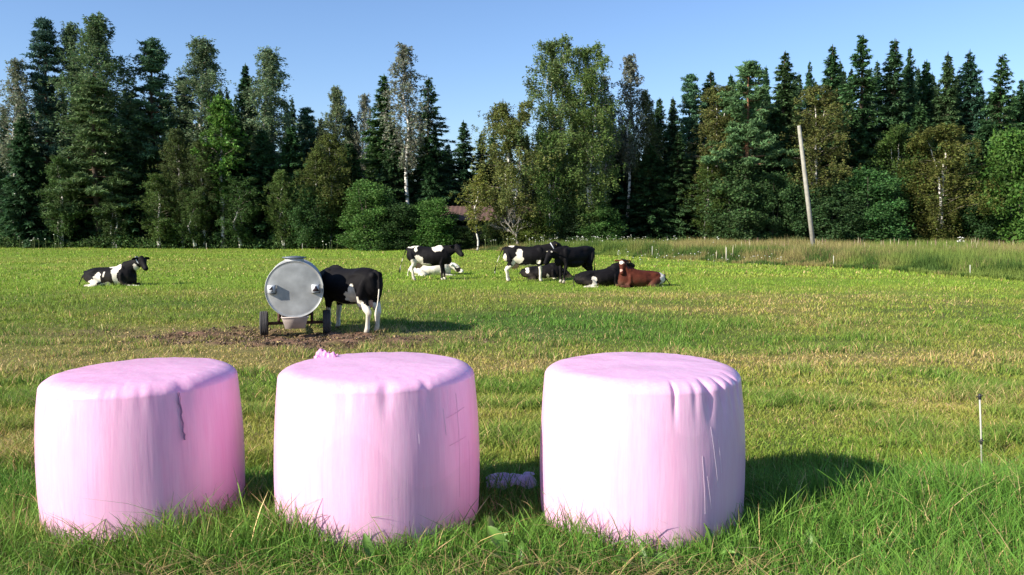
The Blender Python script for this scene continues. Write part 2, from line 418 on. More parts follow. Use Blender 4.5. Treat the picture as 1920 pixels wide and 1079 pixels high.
for i in range(110):
    px = rs.uniform(1330, 1915); D = rs.uniform(50, 62); x = (px - 960) / FPX * D; g = float(gz(x, D)); h = .72 + .5 * rs.rand()
    h = min(h, h * (D / 56))
    fm.tube([(x, D, g), (x, D, g + h * .7), (x + .02 * rs.randn(), D, g + h)], [.010, .028, .006], 3, (.28, .17, .14) if rs.rand() < .6 else (.42, .36, .24), False)
fo = fm.build('wildflowers', M['umbel']); tag(fo, 'white umbels and reddish seed heads over the rough grass', 'wildflowers', kind='stuff')
# ------------------------------------------------------------ trees
def leaf_tris(P, size, rs, K, elong=1.6, nrm=None, drop=0.0):
    """one small folded leaf (triangle) at each P"""
    n = len(P); a = rs.normal(size=(n, 3)); 
    if drop: a[:, 2] -= drop
    a /= np.linalg.norm(a, axis=1)[:, None]
    b = np.cross(a, rs.normal(size=(n, 3))); b /= np.linalg.norm(b, axis=1)[:, None] + 1e-9
    s = size * (0.6 + 0.8 * rs.rand(n)); s = s[:, None]
    V = np.stack([P - b * s * .5, P + b * s * .5, P + a * s * elong], 1).reshape(-1, 3)
    F = np.arange(3 * n).reshape(-1, 3)
    return V, F, np.repeat(K, 3, 0)

def shade(base, n, rs, amt=0.5, hue=0.2):
    return np.asarray(base) * 1.6 * (1 - amt * .36 + amt * .72 * rs.rand(n, 1)) * (1 + hue * (rs.rand(n, 3) - .5))

def trunk_tube(mb, h, r0, rs, bark, wob=0.15, n=7, top=0.012, dx=0.0):
    k = 14; z = np.linspace(-.1, h, k)
    w = np.cumsum(rs.normal(0, wob / 4, (k, 2)), 0); w -= w[0]
    P = np.stack([w[:, 0] + dx * (z / h) ** 2, w[:, 1], z], 1)
    rr = r0 * (1 - z / h) ** 0.8 + top
    V, F = tube_arr(P, rr, n)
    t = np.repeat(z, n); t = np.concatenate([t, [0, h]])
    mb.add(V, F, bark(t, rs, len(V)))
    return P
def bark_dark(t, rs, n): return np.array([.075, .055, .04]) * (.7 + .6 * rs.rand(n, 1))
def bark_pine(t, rs, n):
    q = sst(3, 8, t)[:, None]; return (np.array([.10, .075, .06]) * (1 - q) + np.array([.30, .15, .085]) * q) * (.75 + .5 * rs.rand(n, 1))
def bark_birch(t, rs, n): return np.array([.72, .68, .62]) * (.8 + .3 * rs.rand(n, 1))
M['birch_bark'] = mat('birch_bark', (0.7, 0.67, 0.6), rough=0.7, attr=True)
def _birch_marks():
    m = M['birch_bark']; t = m.node_tree; N = t.nodes; L = t.links
    tc = N.new('ShaderNodeTexCoord'); mp = N.new('ShaderNodeMapping'); mp.inputs['Scale'].default_value = (3, 3, 4.5)
    n = N.new('ShaderNodeTexNoise'); n.inputs['Scale'].default_value = 1.0; n.inputs['Detail'].default_value = 3
    cr = N.new('ShaderNodeValToRGB'); cr.color_ramp.elements[0].position = .42; cr.color_ramp.elements[0].color = (.07, .06, .05, 1)
    cr.color_ramp.elements[1].position = .50; cr.color_ramp.elements[1].color = (1, 1, 1, 1)
    L.new(tc.outputs['Object'], mp.inputs[0]); L.new(mp.outputs[0], n.inputs['Vector']); L.new(n.outputs[0], cr.inputs[0])
    mx = N.new('ShaderNodeMix'); mx.data_type = 'RGBA'; mx.blend_type = 'MULTIPLY'; mx.inputs[0].default_value = 1
    b = N['Principled BSDF']; src = b.inputs['Base Color'].links[0].from_socket
    L.new(src, mx.inputs[6]); L.new(cr.outputs[0], mx.inputs[7]); L.new(mx.outputs[2], b.inputs['Base Color'])
_birch_marks()

def spruce(seed, h=18.0, r=2.3, lo=0.06, dens=1.0, col=(.030, .062, .026), gap=0.1):
    rs = np.random.RandomState(seed); tm = MB(); cm = MB()
    trunk_tube(tm, h, .19, rs, bark_dark, .06)
    z = lo * h; PP = []; KK = []; DD = []
    side_bias = rs.uniform(.72, 1.25, 8)
    while z < h - .15:
        t = z / h; L0 = r * min(1.0, (1 - t) * 1.22) ** .95 * (0.55 + 0.45 * sst(lo, lo + .22, t)) + .10
        nb = 6 + int(rs.rand() * 3) if t < .93 else 4
        ph = rs.rand() * 6.28
        for i in range(nb):
            if rs.rand() < gap: continue
            a = ph + i * 6.28 / nb + rs.normal(0, .18); L = L0 * rs.uniform(.58, 1.22) * side_bias[int(a / 6.2832 * 8) % 8]
            droop = (.30 + .35 * (1 - t)) * L * rs.uniform(.7, 1.2); zz = z + rs.normal(0, .10)
            m = max(5, int(L * 17 * dens)); s = np.sort(rs.rand(m)) ** .75
            rise = .18 * L * s ** 3
            if t > .85: droop *= -.5
            bx = np.cos(a) * L * s; by = np.sin(a) * L * s; bz = zz - droop * s + rise
            k3 = 5
            o = rs.normal(0, 1, (m, k3, 3)) * (np.array([.13, .13, .045]) * (.25 + L * .42)) * (1.1 - .7 * s)[:, None, None]
            o[:, :, 2] -= abs(rs.normal(0, .10, (m, k3)))
            P = np.stack([bx, by, bz], 1)[:, None] + o
            PP.append(P.reshape(-1, 3))
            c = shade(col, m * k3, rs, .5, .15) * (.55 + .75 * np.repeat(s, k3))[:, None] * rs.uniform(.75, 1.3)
            KK.append(c); DD.append(np.tile([np.cos(a), np.sin(a), -.35], (m * k3, 1)))
            if t < .8: tm.tube([(0, 0, zz), (np.cos(a) * L * .5, np.sin(a) * L * .5, zz - droop * .5 + .02), (np.cos(a) * L * .92, np.sin(a) * L * .92, zz - droop * .92 + .13 * L)], [.03, .018, .006], 3, (.10, .08, .06), False)
        z += rs.uniform(.18, .30) * (1.0 if t < .85 else .7)
    P = np.concatenate(PP); K = np.concatenate(KK); D = np.concatenate(DD); n = len(P)
    a = D + rs.normal(0, .55, (n, 3)); a /= np.linalg.norm(a, axis=1)[:, None]
    b = np.cross(a, rs.normal(size=(n, 3)) * .4 + np.array([0, 0, 1])); b /= np.linalg.norm(b, axis=1)[:, None] + 1e-9
    top_ = (1 - .45 * sst(.80, 1.0, P[:, 2] / h))[:, None]; L = (.15 + .20 * rs.rand(n))[:, None] * top_; W = (.045 + .035 * rs.rand(n))[:, None]
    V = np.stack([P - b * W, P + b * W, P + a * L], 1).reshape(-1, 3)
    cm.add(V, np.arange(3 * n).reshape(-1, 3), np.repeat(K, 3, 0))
    # leader shoot
    cm.tube([(0, 0, h - .9), (0, 0, h - .3), (0, 0, h + .12)], [.07, .04, .01], 5, col, False)
    return tm, cm, M['bark'], M['needle'], h

def clump_needles(PP, KK, c, rad, n, rs, col):
    p = rs.normal(size=(n, 3)); p /= np.linalg.norm(p, axis=1)[:, None]; p *= rs.rand(n, 1) ** .45
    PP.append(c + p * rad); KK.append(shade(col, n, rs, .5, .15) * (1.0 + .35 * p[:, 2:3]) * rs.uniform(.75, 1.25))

def pine(seed, h=17.0, r=2.2, lo=0.35, col=(.040, .075, .038), dens=1.3, flat=.5, layer=False, bark=bark_dark):
    rs = np.random.RandomState(seed); tm = MB(); cm = MB()
    T = trunk_tube(tm, h, .18, rs, bark, .12, 8)
    PP = []; KK = []; z = lo * h
    while z < h - .1:
        t = (z / h - lo) / (1 - lo)
        L0 = r * (1 - t ** 1.6) ** .8 * (.75 + .25 * math.sin(t * 9 + seed)) + .12
        nb = 4 + int(rs.rand() * 2)
        ph = rs.rand() * 6.28
        for i in range(nb):
            if rs.rand() < .12: continue
            a = ph + i * 6.28 / nb + rs.normal(0, .3); L = L0 * rs.uniform(.55, 1.2)
            up = (.05 + .45 * t) * L if not layer else -.08 * L
            e = np.array([math.cos(a) * L, math.sin(a) * L, z + up]); mid = np.array([math.cos(a) * L * .5, math.sin(a) * L * .5, z + up * .25])
            tm.tube([(0, 0, z), mid, e], [.05 * (1 - t) + .02, .03, .01], 4, (.22, .13, .08), False)
            nc = max(2, int(L * 4.2))
            for k in range(nc):
                s = .35 + .65 * (k + rs.rand()) / nc
                c = np.array([e[0] * s, e[1] * s, z + up * s ** 1.5]) + rs.normal(0, .12, 3)
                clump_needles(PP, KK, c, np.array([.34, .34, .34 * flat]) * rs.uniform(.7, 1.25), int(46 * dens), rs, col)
        z += rs.uniform(.38, .62) * (1 if t < .8 else .6)
    clump_needles(PP, KK, np.array([T[-1, 0], T[-1, 1], h - .1]), np.array([.14, .14, .35]), 40, rs, col)
    P = np.concatenate(PP); K = np.concatenate(KK)
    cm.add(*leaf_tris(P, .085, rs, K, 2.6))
    return tm, cm, M['bark'], M['needle'], h

def birch(seed, h=17.0, r=1.9, lo=0.30, n=15000, col=(.085, .115, .045), leaf=.095, weep=.9, widest=.38, multi=1, trunk_r=.13, sparse=0.0, bark=bark_birch, bmat='birch_bark', tipq=1.15, tipp=.85):
    rs = np.random.RandomState(seed); tm = MB(); cm = MB()
    stems = []
    for s in range(multi):
        stems.append(trunk_tube(tm, h * (.97 if s == 0 else rs.uniform(.8, .95)), trunk_r * (1 if s == 0 else .75), rs, bark, .30, 7, .008, 0 if s == 0 else rs.uniform(-1, 1) * r * .5))
    PP = []; KK = []; nb = int(26 + h * 3.2); per = max(20, n // (nb * 3))
    for i in range(nb):
        T = stems[i % multi]; t = (i + rs.rand()) / nb; z = h * (lo + (1 - lo) * t) * .985
        base = np.array([np.interp(z, T[:, 2], T[:, 0]), np.interp(z, T[:, 2], T[:, 1]), z])
        env = (t / widest) ** .55 if t < widest else (1 - ((t - widest) / (1 - widest)) ** tipq) ** tipp
        L = r * (env * rs.uniform(.55, 1.15) + .06)
        a = i * 2.4 + rs.normal(0, .4); up = L * rs.uniform(.35, .9) * (1 - .4 * t)
        d = np.array([math.cos(a), math.sin(a), 0])
        e = base + d * L + np.array([0, 0, up]); mid = base + d * L * .45 + np.array([0, 0, up * .7])
        bc = (.30, .25, .21) if bark is bark_birch else (.12, .10, .08)
        tm.tube([base, mid, e], [.035 * (1 - t) + .012, .018, .006], 3, bc, False)
        for k in range(3):                      # twig curtains along the limb
            s = rs.uniform(.25, 1.05); c = base + (e - base) * s + np.array([0, 0, up * .35 * s * (1 - s)])
            m = int(per * rs.uniform(.5, 1.5) * (1 - sparse * rs.rand()))
            q = rs.rand(m); sp_ = .16 + .20 * L * rs.rand()
            nt_ = max(3, m // 14); tx = rs.normal(0, sp_, (nt_, 3)); j = rs.randint(0, nt_, m)
            ln = weep * rs.uniform(.35, 1.0, nt_) * (.5 + .5 * (1 - t))
            p = c + tx[j] * np.array([1, 1, .7]) + rs.normal(0, .055, (m, 3)); p[:, 2] -= q * ln[j]
            PP.append(p); KK.append(shade(col, m, rs, .6, .28) * rs.uniform(.7, 1.35))
    m = 90; q = rs.rand(m); T = stems[0]
    PP.append(T[-1] + rs.normal(0, .13, (m, 3)) * (0.3 + q[:, None]) - np.array([0, 0, 1]) * q[:, None] * 1.1 + np.array([0, 0, .15])); KK.append(shade(col, m, rs))
    P = np.concatenate(PP); K = np.concatenate(KK); P[:, 2] = np.maximum(P[:, 2], .12)
    cm.add(*leaf_tris(P, leaf, rs, K, 1.3, drop=.5))
    return tm, cm, M[bmat], M['leaf'], h

def bush(seed, h=5.0, r=2.2, n=13000, col=(.050, .105, .030), leaf=.13, stems=5):
    rs = np.random.RandomState(seed); tm = MB(); cm = MB(); PP = []; KK = []
    for s in range(stems):
        a = rs.rand() * 6.28; q = rs.uniform(.2, .55) * r
        tm.tube([(.1 * math.cos(a), .1 * math.sin(a), -.1), (q * .5 * math.cos(a), q * .5 * math.sin(a), h * .4), (q * math.cos(a), q * math.sin(a), h * .85)], [.06, .045, .01], 5, (.13, .11, .09), False)
    nc = 130
    for i in range(nc):
        z = rs.rand(); env = math.sqrt(max(0, 1 - (max(0, z - .25) / .78) ** 2)) * (.85 + .15 * z)
        a = rs.rand() * 6.28; q = r * env * rs.uniform(.35, 1.0)
        c = np.array([math.cos(a) * q, math.sin(a) * q, h * (.03 + .9 * z)]); m = int(n / nc * rs.uniform(.5, 1.5))
        p = rs.normal(size=(m, 3)); p /= np.linalg.norm(p, axis=1)[:, None]; p *= rs.rand(m, 1) ** .5
        p = c + rs.normal(0, .12, (m, 3)) + p * np.array([.62, .62, .50]) * rs.uniform(.6, 1.3) * (.35 + h * .11)
        PP.append(p); KK.append(shade(col, m, rs, .55, .25) * rs.uniform(.7, 1.35))
    P = np.concatenate(PP); K = np.concatenate(KK); P[:, 2] = np.maximum(P[:, 2], .05)
    cm.add(*leaf_tris(P, leaf, rs, K, 1.1, drop=.3))
    return tm, cm, M['bark'], M['leaf'], h

PROTO = {}
def proto(key):
    if key not in PROTO:
        f, kw = TREE_KINDS[key]; tm, cm, bm_, lm_, h = f(**kw)
        t = make_mesh('trunk', *tm.arrays()); t.materials.append(bm_)
        c = make_mesh('crown', *cm.arrays()); c.materials.append(lm_)
        V = cm.arrays()[0]; wd = np.percentile(abs(V[:, 0]), 97) * 2
        PROTO[key] = (t, c, h, wd)
    return PROTO[key]
TREE_KINDS = {
    'sp1': (spruce, dict(seed=1, r=2.0)), 'sp2': (spruce, dict(seed=2, r=1.75, col=(.034, .066, .024))), 'sp6': (spruce, dict(seed=6, r=2.2, gap=.16, col=(.036, .064, .030))), 'sp7': (spruce, dict(seed=7, r=1.9, gap=.2, lo=.12, col=(.030, .060, .030))), 'sp8': (spruce, dict(seed=8, h=16, r=2.3, gap=.14)), 'sp3': (spruce, dict(seed=3, r=2.5, gap=.22, col=(.026, .056, .028))),
    'sp4': (spruce, dict(seed=4, h=11, r=1.8, lo=.02, col=(.030, .060, .024))), 'sp5': (spruce, dict(seed=5, h=18, r=2.7, lo=.1, gap=.30, dens=.85)),
    'pi1': (pine, dict(seed=11, lo=.30, r=2.6)), 'pi2': (pine, dict(seed=12, r=2.2, lo=.18, col=(.036, .070, .040))), 'pi3': (pine, dict(seed=13, h=13, r=2.6, lo=.22, layer=True, flat=.35, col=(.050, .080, .030))),
    'pi4': (pine, dict(bark=bark_pine, seed=14, r=3.0, lo=.46, h=14, flat=.45, col=(.045, .085, .035))),
    'bi1': (birch, dict(seed=21, n=32000, leaf=.082, col=(.088, .128, .060), lo=.22, widest=.30)), 'bi2': (birch, dict(seed=22, r=1.5, n=14000, col=(.115, .130, .085), lo=.42, sparse=.6, widest=.3)),
    'bi3': (birch, dict(seed=23, r=2.4, n=38000, lo=.08, multi=3, col=(.078, .108, .036), weep=1.5, leaf=.085)), 'bi4': (birch, dict(seed=24, h=12, r=2.6, n=34000, lo=.06, multi=3, col=(.088, .104, .032), weep=1.4, leaf=.085, widest=.35)),
    'bi5': (birch, dict(seed=25, h=9, r=1.6, n=17000, leaf=.08, lo=.15, col=(.062, .096, .028), trunk_r=.08, multi=2)), 'bi6': (birch, dict(seed=26, h=6.5, r=1.0, n=4200, lo=.28, col=(.13, .14, .035), trunk_r=.06, leaf=.085, weep=.4)),
    'bi7': (birch, dict(seed=27, h=13, r=2.0, n=28000, leaf=.082, lo=.20, multi=2, col=(.076, .088, .029), trunk_r=.11, sparse=.3)),
    'as1': (birch, dict(seed=28, h=12, r=1.4, n=10000, lo=.35, col=(.065, .130, .024), weep=.3, leaf=.12, widest=.4)),
    'bu1': (bush, dict(seed=31)), 'bu2': (bush, dict(seed=32, h=7.5, r=2.3, n=24000, col=(.050, .100, .028))), 'bu3': (bush, dict(seed=33, h=8, r=2.6, n=26000, col=(.040, .076, .022))),
    'bu4': (bush, dict(seed=34, h=6.5, r=2.3, n=15000, col=(.085, .14, .030))),
}
def place_tree(kind, px, top, wpx, D, name, label, group=None, rz=None, tint=None, lean=0.0):
    t, c, h, wd = proto(kind)
    p = at(px, top, D); x = p[0]; g = float(gz(x, D)); H = p[2] - g
    root = empty(name, (x, D, g), rz if rz is not None else random.Random(px * 7 + top).random() * 6.28)
    sz = H / h; sx = (wpx * 1.28 * D / FPX) / wd; sx = min(max(sx, sz * .45), sz * 1.9)
    root.scale = (sx, sx, sz)
    tr = link('trunk', t, None, root); cr = link('crown', c, None, root)
    tn = tint or (1, 1, 1)
    v = random.Random(px * 3 + top).uniform(.88, 1.12); cr.color = (tn[0] * v, tn[1] * v, tn[2] * v, 1)
    tag(root, label, {'sp': 'spruce', 'pi': 'pine', 'bi': 'birch', 'as': 'aspen', 'bu': 'bush'}[kind[:2]], group)
    return root
NM = {'sp': 'spruce_tree', 'pi': 'pine_tree', 'bi': 'birch_tree', 'as': 'aspen_tree', 'bu': 'leafy_bush'}
GR = {'sp': 'spruces along the wood edge', 'pi': 'pines along the wood edge', 'bi': 'birches along the wood edge', 'as': None, 'bu': 'bushes at the foot of the wood'}
GREY = (.95, .93, 1.05)
TREES = [
 ('bi2', 12, 106, 62, 74, 'pale sparse birch with white trunk at the left edge of the photo', (1, 1, 1)),
 ('pi2', 80, 40, 84, 76, 'tall dark conifer with one limb poking left, second crown from the left', (.62, .70, .95)),
 ('bi1', 132, 42, 64, 77, 'narrow grey green birch between the dark conifer and the tallest left birch', (.85, .9, .9)),
 ('bi1', 198, 28, 104, 75, 'tallest birch of the left wood, its grey green top highest of all', (.9, .95, .9)),
 ('pi3', 176, 150, 120, 72, 'olive pine with wide flat boughs in front of the tallest left birch', (1, 1, 1)),
 ('pi1', 285, 78, 96, 76, 'open thin pine standing free against the sky right of tallest left birch', (.9, .95, 1)),
 ('pi2', 247, 175, 60, 79, 'small dark pine crown low between tallest left birch and the open pine', (.7, .8, .9)),
 ('pi2', 345, 148, 56, 78, 'low dark pine top just left of the grey pointed birch', (.8, .85, .95)),
 ('bi1', 388, 67, 92, 76, 'pointed grey birch behind the bright green aspen', (1.05, 1.02, 1.12)),
 ('as1', 411, 180, 62, 71, 'bright green aspen with a white forked trunk in the left wood', (1, 1, 1)),
 ('sp2', 460, 120, 54, 77, 'thin dark spruce top between the two grey left birches', (.9, 1, 1.1)),
 ('bi1', 503, 85, 82, 76, 'grey birch with a broad ragged top left of the low sky gap', (1.05, 1.02, 1.12)),
 ('pi2', 575, 205, 60, 78, 'low dark pine at the bottom of the gap between grey birches', (.75, .85, .9)),
 ('sp1', 602, 222, 44, 80, 'small spruce tip in the low dip of the left skyline', (.9, 1, 1)),
 ('bi1', 623, 160, 54, 77, 'brownish thin birch just right of the low dip in the left skyline', (1.1, .95, 1)),
 ('sp1', 655, 205, 50, 79, 'spruce tip between the thin brownish birch and the faint pale one', (.9, 1, 1)),
 ('bi2', 673, 173, 40, 78, 'faint pale birch top left of the big dark spruce', (1.1, 1.02, 1.1)),
 ('sp1', 720, 140, 92, 76, 'big dark spruce left of the birch with the long bare white trunk', (1, 1.05, 1)),
 ('bi2', 768, 82, 66, 73.5, 'slender grey birch with a long bare white trunk in the middle', (1.05, 1, 1.1)),
 ('sp5', 803, 146, 84, 76, 'ragged spruce just right of the birch with the long bare white trunk', (1, 1, 1)),
 ('sp2', 840, 270, 40, 84, 'short spruce tip at the left of the central sky gap', (.8, .9, 1)),
 ('sp1', 869, 226, 56, 84, 'lone pointed spruce in the central sky gap', (.9, 1, 1)),
 ('sp2', 902, 250, 44, 86, 'small spruce touching the big olive birch at the central gap', (.8, .9, 1)),
 ('sp2', 925, 245, 44, 88, 'half hidden spruce behind the left shoulder of the olive birch', (.8, .9, 1)),
 ('bi4', 958, 190, 104, 69.5, 'broad olive birch at the left of the central birch clump', (1, .97, .9)),
 ('bi3', 1046, 67, 90, 70.5, 'tallest birch of the central clump with several pale stems', (1, 1.02, 1.02)),
 ('bi3', 1108, 80, 76, 70, 'second tallest birch of the central clump, rounded green top', (.98, 1.04, .85)),
 ('bi2', 1143, 138, 44, 74, 'see-through thin birch at the right flank of the central clump', (1, 1, 1)),
 ('bi2', 1176, 96, 56, 73, 'solitary pale airy birch with thin trunk right of the central clump', (1.05, 1, 1.1)),
 ('bi7', 1215, 168, 50, 74, 'thin greyish birch right of the solitary airy birch', (.9, .95, 1)),
 ('sp2', 1236, 184, 44, 77, 'dark spruce with grey birch on its left, low in the right skyline', (1, 1, 1)),
 ('sp1', 1262, 182, 46, 78, 'dark narrow spruce at the lowest dip of the right skyline', (1, 1, 1)),
 ('pi2', 1296, 143, 62, 77, 'round topped pine at the left start of the right wood', (.9, 1, .95)),
 ('sp1', 1333, 134, 62, 78, 'spruce tip behind the brown leaved birch', (1.1, 1.1, 1)),
 ('bi7', 1342, 160, 86, 73, 'brown leaved birch with twin pale trunks left of the red barked pine', (1.0, .95, .85)),
 ('sp2', 1370, 140, 44, 80, 'thin spruce tip just left of the red barked pine', (.9, 1, 1)),
 ('pi4', 1405, 120, 104, 71, 'spreading pine with reddish bare trunk and one long low limb', (1, 1, 1)),
 ('sp2', 1437, 124, 34, 81, 'small far spruce tip just right of the red barked pine', (.9, 1, 1.1)),
 ('sp1', 1473, 97, 66, 77, 'olive green dense spruce above and left of the leaning pole', (1.25, 1.1, .9)),
 ('sp2', 1518, 116, 42, 80, 'short blackish spruce tip directly above the leaning pole', (.8, .9, 1)),
 ('sp1', 1561, 85, 62, 77, 'pointed spruce left of the tallest right spruce', (1, 1.05, 1)),
 ('sp5', 1618, 66, 100, 75, 'tallest spruce of the right wood with bare grey stubs', (1, 1.05, .95)),
 ('bi7', 1530, 160, 88, 71, 'brown leaved birch with forked white trunk behind the leaning pole', (1.0, .95, .85)),
 ('sp1', 1678, 74, 70, 76, 'second tallest right spruce, next right of the tallest', (1.05, 1.05, 1)),
 ('sp2', 1706, 90, 50, 78, 'narrow spruce right of the second tallest right spruce', (.9, .95, 1)),
 ('sp2', 1738, 113, 54, 79, 'lower flat topped spruce in the middle of the right spruces', (.9, 1, 1)),
 ('sp1', 1778, 98, 64, 77, 'full green spruce left of the spruce with combed right boughs', (1.05, 1.05, .95)),
 ('sp3', 1819, 94, 84, 77, 'dark spruce with long boughs combed out to the right', (.75, .85, 1.05)),
 ('sp5', 1880, 104, 92, 75, 'spruce with bare grey lower stubs near the right edge', (1.05, 1.05, .95)),
 ('sp1', 1916, 150, 66, 78, 'spruce cut off by the right edge of the photo', (.9, 1, 1)),
 # lower, nearer row
 ('sp4', 40, 215, 80, 72, 'dark low spruce beside the white trunk at the left edge', (.75, .85, .9)),
 ('bi5', 107, 292, 52, 70.6, 'small yellowish birch low under the dark conifer on the left', (.75, .85, .8)),
 ('sp4', 70, 300, 70, 72.5, 'low black spruce left of the small yellowish birch', (.7, .8, .9)),
 ('sp4', 142, 290, 70, 73, 'low spruce under the narrow grey green birch', (.8, .9, .9)),
 ('sp4', 228, 250, 90, 73, 'dark spruce right of the olive pine', (.75, .85, .95)),
 ('bi5', 208, 330, 46, 70.8, 'brownish young birch at the foot of the olive pine', (.7, .75, .8)),
 ('bi5', 292, 325, 54, 70.4, 'small rounded yellow green birch on a bare stem under the open pine', (1, 1, .9)),
 ('sp4', 262, 290, 70, 73, 'dark spruce behind the small rounded yellow green birch', (.75, .85, .9)),
 ('bi7', 337, 240, 54, 71.5, 'thin brownish birch with white trunk piece left of the aspen', (.65, .75, .7)),
 ('bi7', 378, 262, 64, 71.2, 'brownish birch just left below the bright green aspen', (.6, .72, .7)),
 ('sp4', 440, 210, 84, 73.5, 'dark spruce right of the bright green aspen', (.85, .9, .85)),
 ('bi5', 362, 350, 60, 70.4, 'low ochre birch scrub left of the aspen trunk', (.75, .8, .75)),
 ('bi5', 447, 330, 60, 70.6, 'low birch scrub right of the aspen trunk', (.65, .8, .75)),
 ('sp4', 490, 240, 80, 73.5, 'dark spruce under the grey birch with broad ragged top', (.8, .9, .9)),
 ('sp4', 545, 235, 76, 74, 'dark blue green spruce beneath the low dip of the skyline', (.85, 1, .95)),
 ('bi5', 529, 318, 42, 70.6, 'narrow yellow tinted birch left of the two white stemmed birches', (1, 1, .85)),
 ('bi7', 588, 272, 56, 71, 'left one of two birches with short white stem pieces', (.75, .85, .65)),
 ('bi7', 617, 250, 60, 71.8, 'birch with a crooked white stem right of its twin', (.8, .85, .65)),
 ('bu3', 575, 345, 64, 71, 'dark teal bush under the two white stemmed birches', (1, 1.15, 1.1)),
 ('sp4', 655, 265, 74, 73.6, 'dark spruce between the crooked birch and the big spruce', (.8, .9, .9)),
 ('bu2', 690, 334, 76, 69.8, 'tall green bush at the left of the bush row in the middle', (1.1, 1.1, .9)),
 ('sp4', 738, 250, 70, 74, 'dim spruce directly left of the long bare white trunk', (.8, .8, .8)),
 ('bu3', 746, 376, 84, 69.8, 'dark rounded bush in the middle of the bush row', (.85, .95, .9)),
 ('bu2', 812, 370, 66, 69.8, 'lighter topped bush at the right of the bush row by the barn', (1.0, 1.05, .8)),
 ('sp4', 806, 285, 54, 74, 'dim spruce behind the lighter topped bush', (.8, .9, .9)),
 ('sp4', 870, 315, 70, 82, 'low dark spruce behind the barn roof', (.6, .75, .9)),
 ('bi6', 894, 320, 42, 68.0, 'young birch with thin white trunk standing out in the field edge by the barn', (1, 1, .9)),
 ('bu3', 866, 424, 56, 69.6, 'low dark bush in front of the barn wall', (.9, .9, .85)),
 ('bu3', 925, 415, 40, 70.2, 'small dark bush between the young birch and the grey dead tree', (.85, .85, .8)),
 ('bi5', 1032, 245, 44, 68.6, 'thin straight white stemmed birch before the central clump', (.9, 1, .85)),
 ('bu4', 1002, 400, 66, 69, 'ochre green scrub under the broad olive birch', (.75, .62, .55)),
 ('bu2', 1120, 380, 74, 69.8, 'low green scrub at the foot of the central clump', (.9, .95, .8)),
 ('sp4', 1170, 240, 90, 75, 'dark spruce behind the trunk of the solitary airy birch', (.7, .8, .85)),
 ('sp4', 1218, 270, 80, 73, 'dark spruce under the thin greyish birch', (.8, .9, .85)),
 ('sp5', 1272, 250, 84, 73, 'spruce with bare reddish lower boughs low in the right wood', (.9, .85, .8)),
 ('bi7', 1325, 290, 56, 71, 'slim olive birch left of the dark round bushes', (.62, .85, .55)),
 ('bu3', 1380, 300, 92, 70.5, 'dark round leaved bush right of the slim olive birch', (.95, 1, 1.05)),
 ('bu3', 1452, 322, 70, 70.6, 'dark round leaved bush under the red barked pine', (.9, 1, 1.05)),
 ('sp4', 1455, 190, 84, 74, 'dark spruce between the red barked pine and the leaning pole', (.9, .95, .9)),
 ('bu3', 1560, 335, 96, 70.4, 'dark leafy bush right behind the leaning pole', (.85, .95, 1.05)),
 ('bu3', 1505, 340, 76, 71, 'dark leafy bush left of the leaning pole', (.8, .9, 1)),
 ('bu2', 1632, 310, 92, 70.2, 'greener leafy bush under the tallest right spruce', (.85, 1, 1)),
 ('bi4', 1680, 232, 84, 72.5, 'dull green birch under the second tallest right spruce', (.55, .8, .6)),
 ('bi4', 1768, 232, 108, 70.5, 'broad brownish birch low before the right spruces', (.78, .74, .6)),
 ('bu3', 1838, 340, 70, 71, 'dark bush in the gap right of the broad brownish birch', (.7, .85, .9)),
 ('bu4', 1905, 240, 100, 70, 'bright green leafy tree at the right edge', (.55, .68, .6)),
 ('sp4', 1600, 200, 80, 74, 'dark spruce behind the greener leafy bush', (.9, .95, .9)),
 ('sp4', 1850, 220, 80, 74, 'dark spruce behind the dark bush on the right', (.8, .9, .9)),
 ('sp4', 1725, 190, 80, 74.5, 'dark spruce above the broad brownish birch', (.9, .95, .9)),
]
for i_, (kd, px, top, wp, D, lab, tint) in enumerate(TREES):
    if kd in ('sp1', 'sp2'): kd = ['sp1', 'sp6', 'sp2', 'sp7', 'sp8'][i_ % 5]
    if kd[:2] in ('sp', 'pi'): tint = (tint[0] * 1.45, tint[1] * 1.42, tint[2] * 1.35)
    elif kd[:3] == 'bu3': tint = (tint[0] * .9, tint[1] * .85, tint[2] * .9)
    place_tree(kd, px, top, wp, D, NM[kd[:2]], lab, GR[kd[:2]], tint=tint)

# the depth of the wood behind, read as one dark mass
bmk = MB(); rs = np.random.RandomState(91)
_lib = []
for sd_ in (101, 102, 103):
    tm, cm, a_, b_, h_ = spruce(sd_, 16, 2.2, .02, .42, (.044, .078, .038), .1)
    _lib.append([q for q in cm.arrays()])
pts_px = [0, 150, 300, 420, 560, 640, 730, 810, 850, 900, 960, 1100, 1200, 1260, 1330, 1450, 1600, 1750, 1920]
pts_top = [165, 120, 165, 160, 165, 235, 205, 190, 300, 300, 260, 150, 205, 195, 150, 135, 105, 110, 130]
for row, D in enumerate((79, 84, 90, 97)):
    for px in np.arange(-40, 1975, 46) + row * 17:
        px = px + rs.uniform(-14, 14); tp = np.interp(px, pts_px, pts_top) + rs.uniform(5, 50) + (28 if row == 0 else 0)
        D2 = D + rs.uniform(-1.5, 1.5); p = at(px, tp, D2); V, F, K = _lib[rs.randint(3)]
        a = rs.rand() * 6.28; s = p[2] / 16; sw = max(s, .75)
        V2 = np.stack([(V[:, 0] * math.cos(a) - V[:, 1] * math.sin(a)) * sw + p[0], (V[:, 0] * math.sin(a) + V[:, 1] * math.cos(a)) * sw + D2, V[:, 2] * s], 1)
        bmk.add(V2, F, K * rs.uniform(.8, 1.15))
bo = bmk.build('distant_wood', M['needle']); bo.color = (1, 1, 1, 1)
tag(bo, 'dark depth of the conifer wood behind the edge trees', 'wood', kind='stuff')

